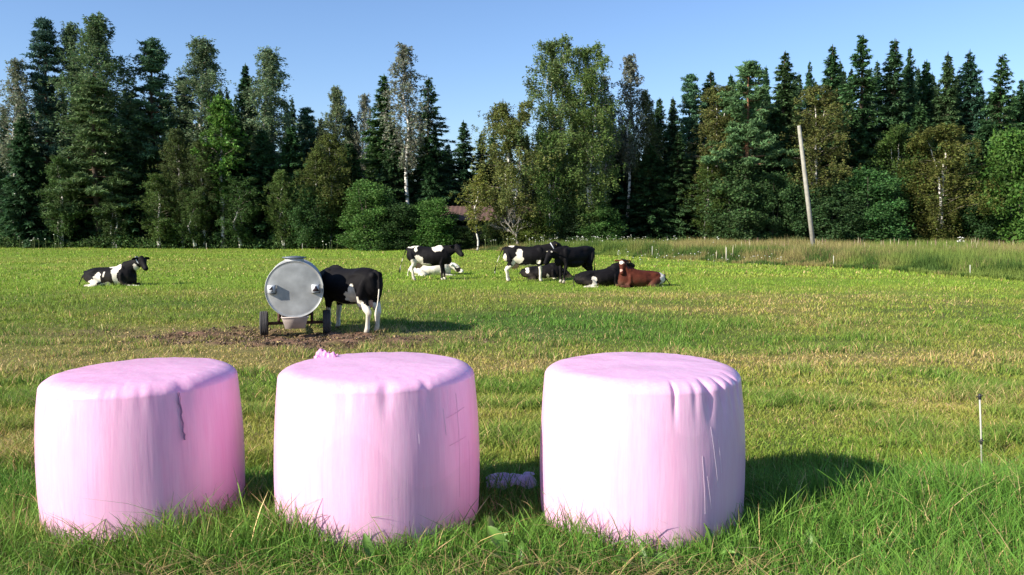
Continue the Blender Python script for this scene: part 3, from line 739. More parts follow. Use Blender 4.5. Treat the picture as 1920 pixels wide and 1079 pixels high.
# undergrowth along the foot of the wood
um = MB(); rs = np.random.RandomState(93); n = 46000
px = rs.uniform(-30, 1950, n); D = 70.2 + 4.2 * rs.rand(n) ** 1.2; x = (px - 960) / FPX * D
hh = (0.45 + 2.4 * fbm(x * .5, D * .4, 94, 3) ** 1.8) * (.8 + .5 * sst(70, 74, D))
hh = np.where((px > 840) & (px < 1200), hh * .55, hh)
z = gz(x, D) + hh * rs.rand(n)
K = shade((.055, .095, .028), n, rs, .7, .3) * (.5 + .9 * fbm(x * .8, z * .8, 95, 2))[:, None]
um.add(*leaf_tris(np.stack([x, D, z], 1), .12, rs, K, 1.3, drop=-.4))
uo = um.build('undergrowth', M['leaf']); uo.color = (1, 1, 1, 1)
tag(uo, 'low leafy undergrowth along the foot of the wood', 'undergrowth', kind='stuff')
# ------------------------------------------------------------ wrapped bales
def film_material():
    m = bpy.data.materials.new('pink_wrap_film'); m.use_nodes = True; t = m.node_tree; N = t.nodes; L = t.links
    b = N['Principled BSDF']; b.inputs['Roughness'].default_value = 0.38; b.inputs['Specular IOR Level'].default_value = 0.5; b.inputs['Subsurface Weight'].default_value = .22; b.inputs['Subsurface Radius'].default_value = (1, .55, .8); b.inputs['Subsurface Scale'].default_value = .07; b.inputs['Coat Weight'].default_value = .22; b.inputs['Coat Roughness'].default_value = .22
    tc = N.new('ShaderNodeTexCoord'); mp = N.new('ShaderNodeMapping'); mp.inputs['Scale'].default_value = (9, 9, 0.9)
    n = N.new('ShaderNodeTexNoise'); n.inputs['Scale'].default_value = 2.2; n.inputs['Detail'].default_value = 7; n.inputs['Roughness'].default_value = .65
    L.new(tc.outputs['Object'], mp.inputs[0]); L.new(mp.outputs[0], n.inputs['Vector'])
    cr = N.new('ShaderNodeValToRGB')
    cr.color_ramp.elements[0].position = .18; cr.color_ramp.elements[0].color = (.90, .45, .71, 1)
    cr.color_ramp.elements[1].position = .85; cr.color_ramp.elements[1].color = (.94, .60, .83, 1)
    L.new(n.outputs[0], cr.inputs[0])
    a = N.new('ShaderNodeVertexColor'); a.layer_name = 'Col'
    mp3 = N.new('ShaderNodeMapping'); mp3.inputs['Scale'].default_value = (70, 70, 2.2)
    n3 = N.new('ShaderNodeTexNoise'); n3.inputs['Scale'].default_value = 1.6; n3.inputs['Detail'].default_value = 6
    L.new(tc.outputs['Object'], mp3.inputs[0]); L.new(mp3.outputs[0], n3.inputs['Vector'])
    cr3 = N.new('ShaderNodeValToRGB'); cr3.color_ramp.elements[0].position = .34; cr3.color_ramp.elements[0].color = (.955, .93, .96, 1)
    cr3.color_ramp.elements[1].position = .52; cr3.color_ramp.elements[1].color = (1, 1, 1, 1); L.new(n3.outputs[0], cr3.inputs[0])
    m3 = N.new('ShaderNodeMix'); m3.data_type = 'RGBA'; m3.blend_type = 'MULTIPLY'; m3.inputs[0].default_value = 1
    L.new(cr.outputs[0], m3.inputs[6]); L.new(cr3.outputs[0], m3.inputs[7])
    mx = N.new('ShaderNodeMix'); mx.data_type = 'RGBA'; mx.blend_type = 'MULTIPLY'; mx.inputs[0].default_value = 1
    L.new(m3.outputs[2], mx.inputs[6]); L.new(a.outputs[0], mx.inputs[7]); L.new(mx.outputs[2], b.inputs['Base Color'])
    # fine stretch creases
    mp2 = N.new('ShaderNodeMapping'); mp2.inputs['Scale'].default_value = (26, 26, 1.6)
    n2 = N.new('ShaderNodeTexNoise'); n2.inputs['Scale'].default_value = 2.0; n2.inputs['Detail'].default_value = 5
    L.new(tc.outputs['Object'], mp2.inputs[0]); L.new(mp2.outputs[0], n2.inputs['Vector'])
    bp = N.new('ShaderNodeBump'); bp.inputs['Strength'].default_value = .32; bp.inputs['Distance'].default_value = .004
    L.new(n2.outputs[0], bp.inputs['Height']); L.new(bp.outputs[0], b.inputs['Normal'])
    L.new(mr_rough(N, L, n2.outputs[0]), b.inputs['Roughness'])
    tr = N.new('ShaderNodeBsdfTranslucent'); ms = N.new('ShaderNodeMixShader'); ms.inputs[0].default_value = .06
    L.new(mx.outputs[2], tr.inputs[0]); L.new(b.outputs[0], ms.inputs[1]); L.new(tr.outputs[0], ms.inputs[2]); L.new(ms.outputs[0], N['Material Output'].inputs[0])
    return m
def mr_rough(N, L, s):
    r = N.new('ShaderNodeMapRange'); r.inputs[1].default_value = .3; r.inputs[2].default_value = .7; r.inputs[3].default_value = .30; r.inputs[4].default_value = .5
    L.new(s, r.inputs[0]); return r.outputs[0]
M['film'] = film_material()

def n1(a, f, s):       # periodic noise in angle
    return fbm(np.cos(a) * f + 20, np.sin(a) * f + 20, s, 3) - .5
def bale(idx, px, Y, r, H, label, tilt=(0, 0), pleat=(None, 0.0), shoulder=.13):
    shoulder += .0; sv = shoulder * .66
    rs = np.random.RandomState(200 + idx)
    na, nz = 512, 150
    # profile measured along the silhouette: wall, shoulder, top
    prof = []
    for i in range(90):
        z = (H - sv) * i / 89; u = z / H
        prof.append((r * (0.955 + 0.05 * math.sin(math.pi * min(1, .18 + u * .78)) - .022 * u ** 3 - .03 * max(0, .12 - u) / .12), z, 0))
    r1 = prof[-1][0]
    for i in range(1, 34):
        t = i / 33 * math.pi / 2
        prof.append((r1 - shoulder * 1.0 * (1 - math.cos(t)), H - sv + sv * math.sin(t) * .86, i / 33))
    rt = prof[-1][0]; zt = prof[-1][1]
    for i in range(1, 60):
        q = i / 59; prof.append((rt * (1 - q) + .0005, zt + (H - zt) * (1 - (1 - q) ** 2) + 0, 1 + q))
    pr = np.array(prof); a = np.linspace(0, 2 * math.pi, na, endpoint=False)
    A, RR = np.meshgrid(a, pr[:, 0]); _, ZZ = np.meshgrid(a, pr[:, 1]); _, SS = np.meshgrid(a, pr[:, 2])
    # soft dents of the hay below, stretched film between them
    lump = (fbm(A * .9 + 10, ZZ * 1.5 + 3, 300 + idx, 2) - .5)
    wrap = np.minimum(A, 2 * math.pi - A) / .5
    lump = lump * np.clip(wrap, 0, 1)
    low = n1(A, .8, 310 + idx) * .022
    wall = np.clip(RR / r, 0, 1)
    dr = (lump * .022 + low * .8) * wall
    # radial pleats where the film is gathered over the shoulder
    win = np.where(SS > 0, np.exp(-((SS - .42) / .42) ** 2), np.exp(-((H - sv - ZZ) / .10) ** 2) * .368)
    pk = n1(A, 5.5, 320 + idx) * .8 + n1(A, 12, 330 + idx) * .25
    amp = .009 + (0.03 * np.exp(-(((A - pleat[0] + math.pi) % (2 * math.pi) - math.pi) / .42) ** 2) if pleat[0] is not None else 0) * (1 if pleat[1] else 0)
    amp = amp * (.35 + 1.1 * np.clip(n1(A, 1.4, 340 + idx) + .5, 0, 1))
    dr = dr + win * pk * amp
    if pleat[1]:
        for k, (ca, dp, wd) in enumerate(pleat[1]):
            da = (A - ca + math.pi) % (2 * math.pi) - math.pi
            shape = np.exp(-(da / wd) ** 2)
            zfall = np.where(SS > 0, np.exp(-((SS - .35) / .5) ** 2), np.exp(-((H - sv - ZZ) / .12) ** 2) * .613)
            dr = dr - dp * shape * zfall
    R2 = RR + dr
    top = np.clip(SS - 1, 0, 1)
    zz = ZZ + (SS > .2) * (fbm(np.cos(A) * R2 * 3 + 9, np.sin(A) * R2 * 3 + 9, 350 + idx, 4) - .5) * .016 * np.clip((SS - .2) * 1.5, 0, 1)
    # creases radiating in from the rim over the top
    zz = zz + n1(A, 7, 360 + idx) * .008 * np.clip((1.35 - SS) * 2, 0, 1) * np.clip((SS - .5) * 2.5, 0, 1)
    zz = zz + (ZZ / H) * (np.cos(A) * R2 * tilt[0] + np.sin(A) * R2 * tilt[1])
    V = np.stack([R2 * np.cos(A), R2 * np.sin(A), zz], -1).reshape(-1, 3)
    # bands where film layers overlap and faint dirt near the ground
    K = np.ones((pr.shape[0], na, 3))
    lay = sst(.50, .505, (fbm(A * .9 + ZZ * .35, ZZ * .9 - A * .12, 370 + idx, 2)))
    K *= (1 - .045 * lay)[..., None] * np.array([(1, .94, .97), (1, .97, .985), (1, 1, 1)][idx])
    dirt = np.clip(.22 - ZZ, 0, .22) / .22 * (fbm(A * 9, ZZ * 8, 380 + idx, 4) - .35)
    K *= (1 - np.clip(dirt, 0, 1) * .5)[..., None] * np.array([1, 1, .96])
    i = np.arange(pr.shape[0] - 1)[:, None] * na; j = np.arange(na)[None]; jn = (j + 1) % na
    F = np.stack([i + j, i + jn, i + na + jn, i + na + j], -1).reshape(-1, 4)
    base = F[:0]
    x, y = BALE_XY[idx]; g = 0.53
    root = empty('wrapped_bale', (x, y, g), rs.rand() * 0)
    tag(root, label, 'hay bale', 'pink wrapped bales in a row')
    o = link('film_wrap', make_mesh('film_wrap', V, F, K.reshape(-1, 3), True), M['film'], root)
    return root, lambda a_, z_, off=.004: _bale_pt(V, pr.shape[0], na, a_, z_, off)
def _bale_pt(V, np_, na, a_, z_, off):
    Vr = V.reshape(np_, na, 3); fj = (a_ / (2 * math.pi) * na) % na; j = int(fj) % na; col = Vr[:90, j] * (1 - fj + int(fj)) + Vr[:90, (j + 1) % na] * (fj - int(fj))
    p = np.array([np.interp(z_, col[:, 2], col[:, 0]), np.interp(z_, col[:, 2], col[:, 1]), z_]); n = np.array([math.cos(a_), math.sin(a_), 0])
    return p + n * off

b1, s1 = bale(0, *BALES[0], 'leftmost pink bale with slanting top and torn flap', (0.020, 0.0), (R(285), [(R(316), .016, .08)]), .14)
b2, s2 = bale(1, *BALES[1], 'middle pink bale with a loose scrap of film on its top left edge', (0, 0), (R(290), [(R(262), .008, .045), (R(283), .014, .05), (R(306), .012, .05)]), .12)
b3, s3 = bale(2, *BALES[2], 'rightmost pink bale with deep pleats on its upper right shoulder', (0, 0), (R(300), [(R(279), .022, .022), (R(291), .010, .03), (R(300), .030, .045), (R(311), .030, .035), (R(320), .020, .03), (R(330), .026, .03)]), .13)

def strip_on(surf, pts, wd, name, parent, mt, rs, col=(1, 1, 1), off=.006, rag=.5):
    """a narrow ragged strip of film lying on the bale wall; pts = (angle, z)"""
    m = MB(); P = []
    for k, (a_, z_) in enumerate(pts):
        w_ = wd * (1 + rag * rs.randn() * .6); w_ = max(w_, wd * .3)
        o1 = .012 * abs(rs.randn()) * rag if rag > .3 else 0; P += [surf(a_ - w_, z_, off * .4), surf(a_, z_, off + o1 + (.008 * rag if rag > .3 else 0)), surf(a_ + w_, z_, off * .4)]
    F = []
    for k in range(len(pts) - 1):
        for c in range(2): F.append((3 * k + c, 3 * k + c + 1, 3 * k + 4 + c, 3 * k + 3 + c))
    m.add(P, F, col); return m.build(name, mt, parent, True)
M['scrap'] = mat('dusty_film_scrap', (.58, .28, .46), rough=.5, attr=True)
rs = np.random.RandomState(77)
a0 = R(313)
strip_on(s1, [(a0 + .006 * math.sin(k * 1.3) + .004 * math.sin(k * 3.1) + k * .0014, .955 - k * .0165) for k in range(18)], .009, 'torn_flap', b1, M['scrap'], rs, (.40, .17, .33), .008)
M['glint_edge'] = mat('crease_glints_and_film_edges', (.9, .8, .85), rough=.4, attr=True)
for sf, bl, lst in ((s3, b3, [(300, .78, 304.5, .42), (297, .50, 300, .30), (294, .62, 296, .28), (305, .70, 307, .5)]), (s2, b2, [(316, .86, 317, .70), (300, .74, 300, .68)])):
    for k, (aa, za, ab, zb) in enumerate(lst):
        c = (.88, .72, .82) if bl is not b1 else (.66, .40, .58)
        strip_on(sf, [(R(aa + (ab - aa) * t), za + (zb - za) * t) for t in np.linspace(0, 1, 8)] , .0016, 'crease_glint', bl, M['glint_edge'], rs, c, .0022, .02)  # white glints along the film creases, painted as thin pale strips
# overlapping film patch on the right wall of the middle bale (an L-shaped edge)
for pts in ([(R(318 + k * 1.5), .80 + .003 * k) for k in range(12)], [(R(319 + k * 1.5), .635 + .002 * k) for k in range(11)], [(R(327), .93 - .03 * k) for k in range(22)], [(R(337 + k * .1), .62 - .03 * k) for k in range(14)]):
    m_ = MB(); P = []
    for a_, z_ in pts:
        vert = pts[0][0] == pts[-1][0] or abs(pts[0][1] - pts[-1][1]) > .2
        P += [s2(a_ - (.0022 if vert else 0), z_ - (0 if vert else .0022), .001), s2(a_ + (.0022 if vert else 0), z_ + (0 if vert else .0022), .002)]
    m_.add(P, [(2 * k, 2 * k + 1, 2 * k + 3, 2 * k + 2) for k in range(len(pts) - 1)], (.80, .42, .62)); m_.build('film_edge', M['glint_edge'], b2, True)

def crumple(name, c, size, seed, col, mt, amp=.06, parent=None, n=36, rz=0):
    rs = np.random.RandomState(seed); u = np.linspace(-1, 1, n); U, W_ = np.meshgrid(u, u)
    ed = 1 + .25 * (fbm(np.arctan2(W_, U) * 2 + 9, U * 0 + 3, seed, 3) - .5)
    x = U * size[0] * ed; y = W_ * size[1] * ed
    f = fbm(U * 1.8 + 9, W_ * 1.8 + 9, seed + 1, 3); rid = abs(fbm(U * 2.6 + 3, W_ * 1.2 + 9, seed + 2, 2) - .5) * 2
    z = (f - .3) * amp * 1.6 + (1 - rid) * amp * .9 - (np.maximum(abs(U), abs(W_)) ** 6) * amp * .8
    x = x + (fbm(W_ * 4 + 5, U * 4 + 2, seed + 3, 3) - .5) * size[0] * .3
    V = np.stack([x * math.cos(rz) - y * math.sin(rz), x * math.sin(rz) + y * math.cos(rz), z], -1).reshape(-1, 3) + np.array(c)
    i = np.arange(n - 1)[:, None] * n; j = np.arange(n - 1)[None]
    F = np.stack([i + j, i + j + 1, i + n + j + 1, i + n + j], -1).reshape(-1, 4)
    o = link(name, make_mesh(name, V, F, np.tile(np.array(col), (len(V), 1)), False), mt, parent); return o
M['scrap2'] = mat('grey_violet_film', (.3, .2, .35), rough=.45, attr=True)
p = at(958, 902, 5.95)
o = crumple('film_scrap', (p[0], p[1], p[2] - .03), (.17, .10), 401, (.50, .40, .55), M['scrap2'], .055, rz=.1)
tag(o, 'crumpled violet film scrap in the grass between middle and right bale', 'film scrap')
x, y = BALE_XY[1]
o = crumple('loose_film', (-.40, .34, 1.036), (.075, .05), 402, (.95, .62, .80), M['film'], .034, parent=b2)

# ------------------------------------------------------------ water trailer
M['galv'] = mat('galvanised_steel', (.42, .42, .41), rough=.5, metal=.2, noise=(2.6, .36, 8), bump=(14, .12, .004), spec=.4)
M['galv_dark'] = mat('dull_steel', (.16, .18, .21), rough=.5, metal=.4)
M['rust'] = mat('rusty_frame', (.10, .045, .03), rough=.8, noise=(9, .4))
M['rubber'] = mat('dusty_tyre_rubber', (.055, .050, .050), rough=.85, noise=(12, .25))
M['rim'] = mat('dirty_wheel_rim', (.16, .17, .18), rough=.6, noise=(8, .3))
M['trough'] = mat('weathered_pale_trough', (.50, .42, .38), rough=.8, noise=(7, .2, 6))
M['black'] = mat('black_plastic', (.02, .02, .022), rough=.5)
M['reflector'] = mat('dark_red_reflector', (.035, .022, .026), rough=.25)
TD = 17.85; pc = at(552, 543, TD); tr_rz = R(-2)
trailer = empty('water_trailer', (pc[0] - .75 * math.sin(R(13.0)), TD + .75 * math.cos(R(13.0)), 0), R(13.0))
tag(trailer, 'galvanised round water tank trailer on two black tyres beside the drinking cow', 'water trailer')
tc_z = pc[2]; TR = .600; TL = 1.35; yf = -.75
def disc_tank():
    m = MB(); n = 72; prof = []
    def ring(r, y): prof.append((r, y))
    ring(.001, yf - .017); ring(TR * .35, yf - .016); ring(TR * .7, yf - .011); ring(TR * .90, yf - .005); ring(TR * .975, yf); ring(TR * .982, yf - .008); ring(TR * 1.0, yf - .008); ring(TR * 1.0, yf + .03)
    ring(TR * .985, yf + .035)
    for k in range(1, 6):
        yy = yf + .03 + (TL - .06) * k / 6; ring(TR * .985, yy - .02); ring(TR * .997, yy); ring(TR * .985, yy + .02)
    ring(TR * .985, yf + TL - .03); ring(TR, yf + TL - .03); ring(TR, yf + TL); ring(.001, yf + TL + .03)
    a = np.linspace(0, 2 * math.pi, n, endpoint=False); V = []
    for r_, y_ in prof: V += [(r_ * math.cos(q), y_, tc_z + r_ * math.sin(q)) for q in a]
    F = [(i * n + j, i * n + (j + 1) % n, (i + 1) * n + (j + 1) % n, (i + 1) * n + j) for i in range(len(prof) - 1) for j in range(n)]
    m.add(V, F); return m.build('tank', M['galv'], trailer, True)
disc_tank()
m = MB(); q = np.linspace(0, 2 * math.pi, 25)
m.tube([(0, -.35, tc_z + TR - .06), (0, -.35, tc_z + TR + .045)], [.20, .20], 24); m.build('hatch_collar', M['galv'], trailer)
m = MB(); m.tube([(0, -.35, tc_z + TR + .045), (0, -.35, tc_z + TR + .062), (0, -.35, tc_z + TR + .085)], [.25, .25, .05], 24); m.build('hatch_lid', M['galv_dark'], trailer)
for sx, w2 in ((-1, .145), (1, .145)):
    bx = sx * .455 + (-.0 if sx < 0 else -.02); bz = tc_z + .015
    m = MB(); m.box((bx, yf - .062, bz), (.165, .025, .165)); pl = m.build('sign_plate', mat('painted_plate', (.62, .64, .66), rough=.5), trailer)
    m = MB(); e = .012
    m.box((bx + .085, yf - .058, bz), (e, .075, .18)); m.box((bx, yf - .058, bz - .088), (.18, .075, e)); m.build('plate_frame', M['black'], pl)
    m = MB(); yy = yf - .080
    if sx > 0: T = [(-.07, -.055), (.075, -.055), (.005, .065)]
    else: T = [(-.058, -.005), (.018, -.008), (.012, .066)]
    V = [(bx + u, yy, bz + v) for u, v in T] + [(bx + u, yy + .006, bz + v) for u, v in T]
    m.add(V[:3] + V[3:], np.array([(0, 1, 2), (5, 4, 3), (0, 3, 4), (0, 4, 1), (1, 4, 5), (1, 5, 2), (2, 5, 3), (2, 3, 0)]))
    if sx < 0: m.box((bx + .006, yy + .003, bz - .028), (.018, .006, .05))
    m.build('reflector', M['reflector'], pl)
# trough under the tank face
m = MB(); zt, zb, wt, wb, d1, d0 = tc_z - .585, .19, .27, .20, yf - .08, yf + .30
V = [(-wt, d1, zt), (wt, d1, zt), (wt, d0, zt), (-wt, d0, zt), (-wb, d1 + .04, zb), (wb, d1 + .04, zb), (wb, d0 - .03, zb), (-wb, d0 - .03, zb)]
m.add(V, [(0, 1, 5, 4), (1, 2, 6, 5), (2, 3, 7, 6), (3, 0, 4, 7), (4, 5, 6, 7)]); 
for a_, b_ in (((-wt, d1, zt), (wt, d1, zt)), ((wt, d1, zt), (wt, d0, zt)), ((-wt, d1, zt), (-wt, d0, zt))): m.tube([a_, b_], [.014, .014], 6)
m.build('trough', M['trough'], trailer)
m = MB(); zax = .255
m.box((0, -.28, zax), (1.28, .07, .06)); m.box((-.345, -.28, .40), (.055, .07, .27)); m.box((.345, -.28, .40), (.055, .07, .27)); 
m.box((-.345, .15, .34), (.06, 1.1, .06)); m.box((.345, .15, .34), (.06, 1.1, .06)); m.box((0, .62, .34), (.66, .06, .055)); m.tube([(-.34, .68, .34), (0, 1.9, .36)], [.035, .035], 6); m.tube([(.34, .68, .34), (0, 1.9, .36)], [.035, .035], 6)
m.build('frame', M['rust'], trailer)
def wheel(sx):
    g = empty('wheel', (sx * .655, -.28, .26), 0, trailer); m = MB(); n = 40; R0 = .262; hw = .082
    prof = [(.15, -hw * .7), (.20, -hw * .95), (.245, -hw), (R0 - .004, -hw * .8), (R0, -hw * .55), (R0 - .007, -hw * .5), (R0 - .007, -hw * .42), (R0, -hw * .36), (R0, -.004), (R0 - .007, -.003), (R0 - .007, .003), (R0, .004), (R0, hw * .36), (R0 - .007, hw * .42), (R0 - .007, hw * .5), (R0, hw * .55), (R0 - .004, hw * .8), (.245, hw), (.20, hw * .95), (.15, hw * .7)]
    a = np.linspace(0, 2 * math.pi, n, endpoint=False); V = []
    for r_, x_ in prof: V += [(x_, r_ * math.cos(q), r_ * math.sin(q)) for q in a]
    F = [(i * n + j, (i + 1) * n + j, (i + 1) * n + (j + 1) % n, i * n + (j + 1) % n) for i in range(len(prof) - 1) for j in range(n)]
    m.add(V, F); m.build('tyre', M['rubber'], g, True)
    m = MB(); m.tube([(-hw * .55, 0, 0), (-hw * .3, 0, 0), (hw * .3, 0, 0), (hw * .55, 0, 0)], [.155, .12, .12, .155], 24); m.tube([(-hw, 0, 0), (hw, 0, 0)], [.045, .045], 12); m.build('rim', M['rim'], g)
wheel(-1); wheel(1)

# ------------------------------------------------------------ barn, leaning pole, posts
M['roof'] = mat('red_brown_metal_roof', (.12, .070, .06), rough=.65, noise=(3, .2))
M['wood'] = mat('grey_barn_boards', (.17, .125, .095), rough=.85, noise=(4, .35))
barn = empty('barn', (at(922, 400, 72.8)[0], 72.8, 0), R(-5)); tag(barn, 'low grey wooden barn with red brown metal roof behind the bushes', 'barn')
m = MB(); 
for k in range(40): m.box((-3.8 + k * .195, -1.6, .9), (.185, .05 + .02 * (k % 2), 2.0)); 
for k in range(17): m.box((-3.9, -1.5 + k * .195, 1.05), (.05 + .02 * (k % 2), .185, 2.3)); m.box((3.9, -1.5 + k * .195, 1.05), (.05 + .02 * (k % 2), .185, 2.3))
m.box((0, 1.7, .9), (7.7, .06, 2.0)); m.build('wall', M['wood'], barn)
m = MB(); zr, ze = at(870, 387, 72.8)[2], at(870, 414, 70.8)[2]
for s_ in (-1, 1):
    n = 84; V = []
    for k in range(n + 1):
        x_ = -4.2 + 8.4 * k / n; h_ = .035 if (k % 4) < 2 else 0
        V += [(x_, 0, zr + h_), (x_, s_ * 2.2, ze + h_)]
    m.add(V, [(2 * k, 2 * k + 1, 2 * k + 3, 2 * k + 2) for k in range(n)])
m.build('roof', M['roof'], barn)
m = MB(); m.box((1.2, -1.66, .85), (1.5, .05, 1.7)); m.build('door', mat('dark_barn_door', (.04, .03, .025), rough=.9), barn)

M['pole'] = mat('weathered_grey_pole', (.34, .32, .27), rough=.8, noise=(5, .22, 6))
D = 56.0; pb, pt = at(1529, 455, D), at(1498, 236, D)
m = MB(); vb = np.array([pb[0], D, float(gz(pb[0], D)) - .2]); dv = (pt - pb) / np.linalg.norm(pt - pb)
m.tube([vb, vb + (pt - vb) * .5, pt - dv * .12, pt], [.15, .14, .12, .105], 14)
o = m.build('leaning_pole', M['pole'], None, True); tag(o, 'tall bare grey wooden pole leaning left before the wood', 'pole')

M['stake'] = mat('white_plastic_post', (.46, .45, .37), rough=.5)
def stake(px, yb, yt, D, label, group, wd=.03, ins=False, tilt=0):
    b_ = at(px, yb, D); g = float(gz(b_[0], D)); t_ = at(px + tilt, yt, D)
    root = empty('fence_post', (b_[0], D, g)); tag(root, label, 'fence post', group)
    h = t_[2] - g; dx = t_[0] - b_[0]
    m = MB(); m.tube([(0, 0, -.1), (dx * .5, 0, h * .5), (dx, 0, h)], [wd / 2] * 3, 8); m.build('post', M['stake'], root, True)
    if ins:
        for zz, rr in ((h + .008, .012), (h - .345, .011)):
            m = MB(); xx = dx * zz / h; m.tube([(xx, 0, zz - .022), (xx, 0, zz - .01), (xx, 0, zz + .01), (xx, 0, zz + .022)], [.009, rr, rr, .008], 10); m.tube([(xx - .022, 0, zz), (xx + .012, -.02, zz + .012)], [.005, .005], 6); m.build('insulator', M['black'], root)
stake(1842, 884, 746, 6.5, 'near white electric fence post with two black insulators', None, .0135, True, -5)
G_ = 'white fence posts along the far pasture edge'
for px, yb, yt, D, lab in ((1223, 476, 462, 55, 'short white fence post directly right above the brown cow'), (1362, 489, 464, 49.8, 'white fence post in the rough grass right of the brown cow'),
        (1563, 497, 480, 44, 'white fence post in the grass right below the leaning pole'), (1819, 521, 497, 36.2, 'white fence post at the rough grass edge far right'),
        (387, 468, 456, 69.3, 'tiny white post before the wood right of the lying left cow'), (567, 468, 457, 69.3, 'tiny white post before the wood above the water tank'), (724, 467, 457, 69, 'tiny white post before the bushes left of the far standing cow'),
        (218, 468, 458, 69.3, 'tiny white post before the wood above the lying left cow')):
    stake(px, yb, yt, D, lab, G_, .04)

# grey dead tree under the broad birch
m = MB(); rs = np.random.RandomState(66)
def limb(a, d, L, r_, dep):
    b_ = a + d * L; mid = (a + b_) / 2 + rs.normal(0, .06, 3) * L; m.tube([a, mid, b_], [r_, r_ * .8, r_ * .55], 5, (.27, .24, .21), False)
    if dep:
        for k in range(4):
            dd = d + rs.normal(0, .55, 3); dd[2] = abs(dd[2]) * .8 + .1; dd /= np.linalg.norm(dd); limb(a + (b_ - a) * rs.uniform(.4, 1), dd, L * rs.uniform(.45, .75), r_ * .5, dep - 1)
p = at(968, 450, 68.2); a = np.array([p[0], 68.2, -.1]); limb(a, np.array([-.03, 0, 1.]), 1.5, .14, 0)
for dx in (-.5, -.18, .15, .42, -.95): v = np.array([dx, .1, .75]); limb(a + np.array([-.04, 0, 1.2]), v / np.linalg.norm(v), 1.5, .07, 3)
o = m.build('dead_tree', M['bark']); tag(o, 'grey leafless forked tree trunk beneath the broad olive birch', 'dead tree')

# ------------------------------------------------------------ broad leaved weeds in front of the bales
M['weed'] = mat('weed_leaf', rough=.45, spec=.4, attr=True, translucent=.3)
def weed(px, py, D, leaves, label, seed):
    rs = np.random.RandomState(seed); p = at(px, py, D); g = float(gz(p[0], D)); m = MB()
    leaves = [(L_ * .82, a_, e_, w_, c_ + .15) for (L_, a_, e_, w_, c_) in leaves] + [(rs.uniform(.14, .22), rs.uniform(0, 360), rs.uniform(35, 68), rs.uniform(.035, .06), rs.uniform(.4, 1.3)) for _ in range(5)]
    for (L, az, el, wd, curl) in leaves:
        L *= .92 * rs.uniform(.8, 1.1); a = R(az + 38 * math.sin(seed * 1.7)); e0 = R(el - 4); curl += .08; n = 18; P = []; pos = np.array([0, 0, .0]); c = np.array([.105, .205, .034]) * rs.uniform(.75, 1.2); K = []
        for k in range(n + 1):
            t = k / n; el_ = e0 - curl * t * t; dv = np.array([math.cos(a) * math.cos(el_), math.sin(a) * math.cos(el_), math.sin(el_)])
            if k: pos = pos + dv * L / n
            sd = np.array([-math.sin(a), math.cos(a), 0]); up = np.cross(dv, sd)
            w_ = wd * .66 * (.10 + max(0, math.sin(math.pi * min(1, t) ** 1.35)) ** .8) * (1 + .16 * (k % 2) + .05 * rs.randn()); w_ = max(w_, .002)
            if k == n: w_ = .001
            tw = .9 * math.sin(seed * 2.1 + len(K)*.02); s2_ = sd * math.cos(tw) + up * math.sin(tw); u2_ = up * math.cos(tw) - sd * math.sin(tw); P += [pos - s2_ * w_ * .5 + u2_ * w_ * .28, pos, pos + s2_ * w_ * .5 + u2_ * w_ * .28]
            tipc = np.array([1 + .8 * max(0, t - .75) * 4 * .5, 1, 1]); K += [c * .8 * tipc, c * 1.5, c * 1.0 * tipc]
        F = []
        for k in range(n):
            for q in range(2): F.append((3 * k + q, 3 * k + q + 1, 3 * k + q + 4, 3 * k + q + 3))
        m.add(P, F, np.array(K))
    o = m.build('broadleaf_weed', M['weed'], None, True); o.location = (p[0], D, g + .03); tag(o, label, 'weed', 'broad leaved weeds in the foreground grass'); return o
WEEDS = [
 (388, 4.72, [(.36, 95, 82, .06, .3), (.22, 200, 60, .05, .5)], 'single upright leaf against the right part of the left bale'),
 (325, 4.62, [(.30, 100, 78, .07, 1.2), (.2, 10, 55, .05, .6)], 'weed leaf with bent brown tip before the middle of left bale'),
 (488, 4.75, [(.32, 60, 70, .07, .6), (.3, 200, 65, .06, .8), (.25, 300, 50, .06, .6)], 'leafy weed in the shaded gap between left and middle bale'),
 (522, 4.60, [(.27, 110, 75, .06, .4)], 'narrow leaf at the left foot of the middle bale'),
 (697, 4.45, [(.30, 100, 84, .065, .35), (.18, 220, 50, .05, .7)], 'pointed curled leaf before the centre of the middle bale'),
 (770, 4.48, [(.22, 60, 75, .10, 1.7)], 'round folded leaf right of the centre of the middle bale'),
 (915, 4.80, [(.30, 110, 70, .085, .4), (.2, 20, 60, .06, .5)], 'broad leaf left of the taller weed between middle and right bale'),
 (955, 4.55, [(.34, 105, 66, .10, .3), (.22, 250, 45, .07, .5)], 'largest toothed leaf between middle and right bale'),
 (980, 4.50, [(.22, 80, 68, .06, .3)], 'small leaf just right of the largest toothed leaf'),
 (1040, 4.12, [(.28, 118, 55, .095, .3)], 'pale broad leaf low in front of the left of the right bale'),
 (1210, 4.42, [(.25, 100, 80, .06, .5), (.2, 200, 60, .05, .4)], 'dark upright leaf before the centre of the right bale'),
 (1262, 4.45, [(.24, 120, 65, .10, 1.4), (.2, 40, 65, .07, 1.2)], 'folded leaf pair right of the centre of the right bale'),
 (1338, 4.62, [(.34, 112, 72, .10, .25), (.26, 20, 60, .08, .6), (.26, 170, 60, .08, .5)], 'big leafy weed at the right foot of the right bale'),
 (1385, 4.8, [(.26, 70, 70, .08, .6), (.2, 330, 60, .07, .5)], 'weed just past the lower right corner of the right bale'),
 (1527, 4.62, [(.30, 80, 72, .075, .3)], 'lone pale green leaf right of the right bale'),
 (1905, 4.9, [(.32, 60, 66, .10, .4), (.2, 150, 50, .07, .4)], 'broad leaf at the right edge of the photo'),
 (1823, 4.15, [(.22, 70, 70, .07, .5), (.2, 170, 55, .06, .5)], 'small weed leaves at the bottom right corner'),
]
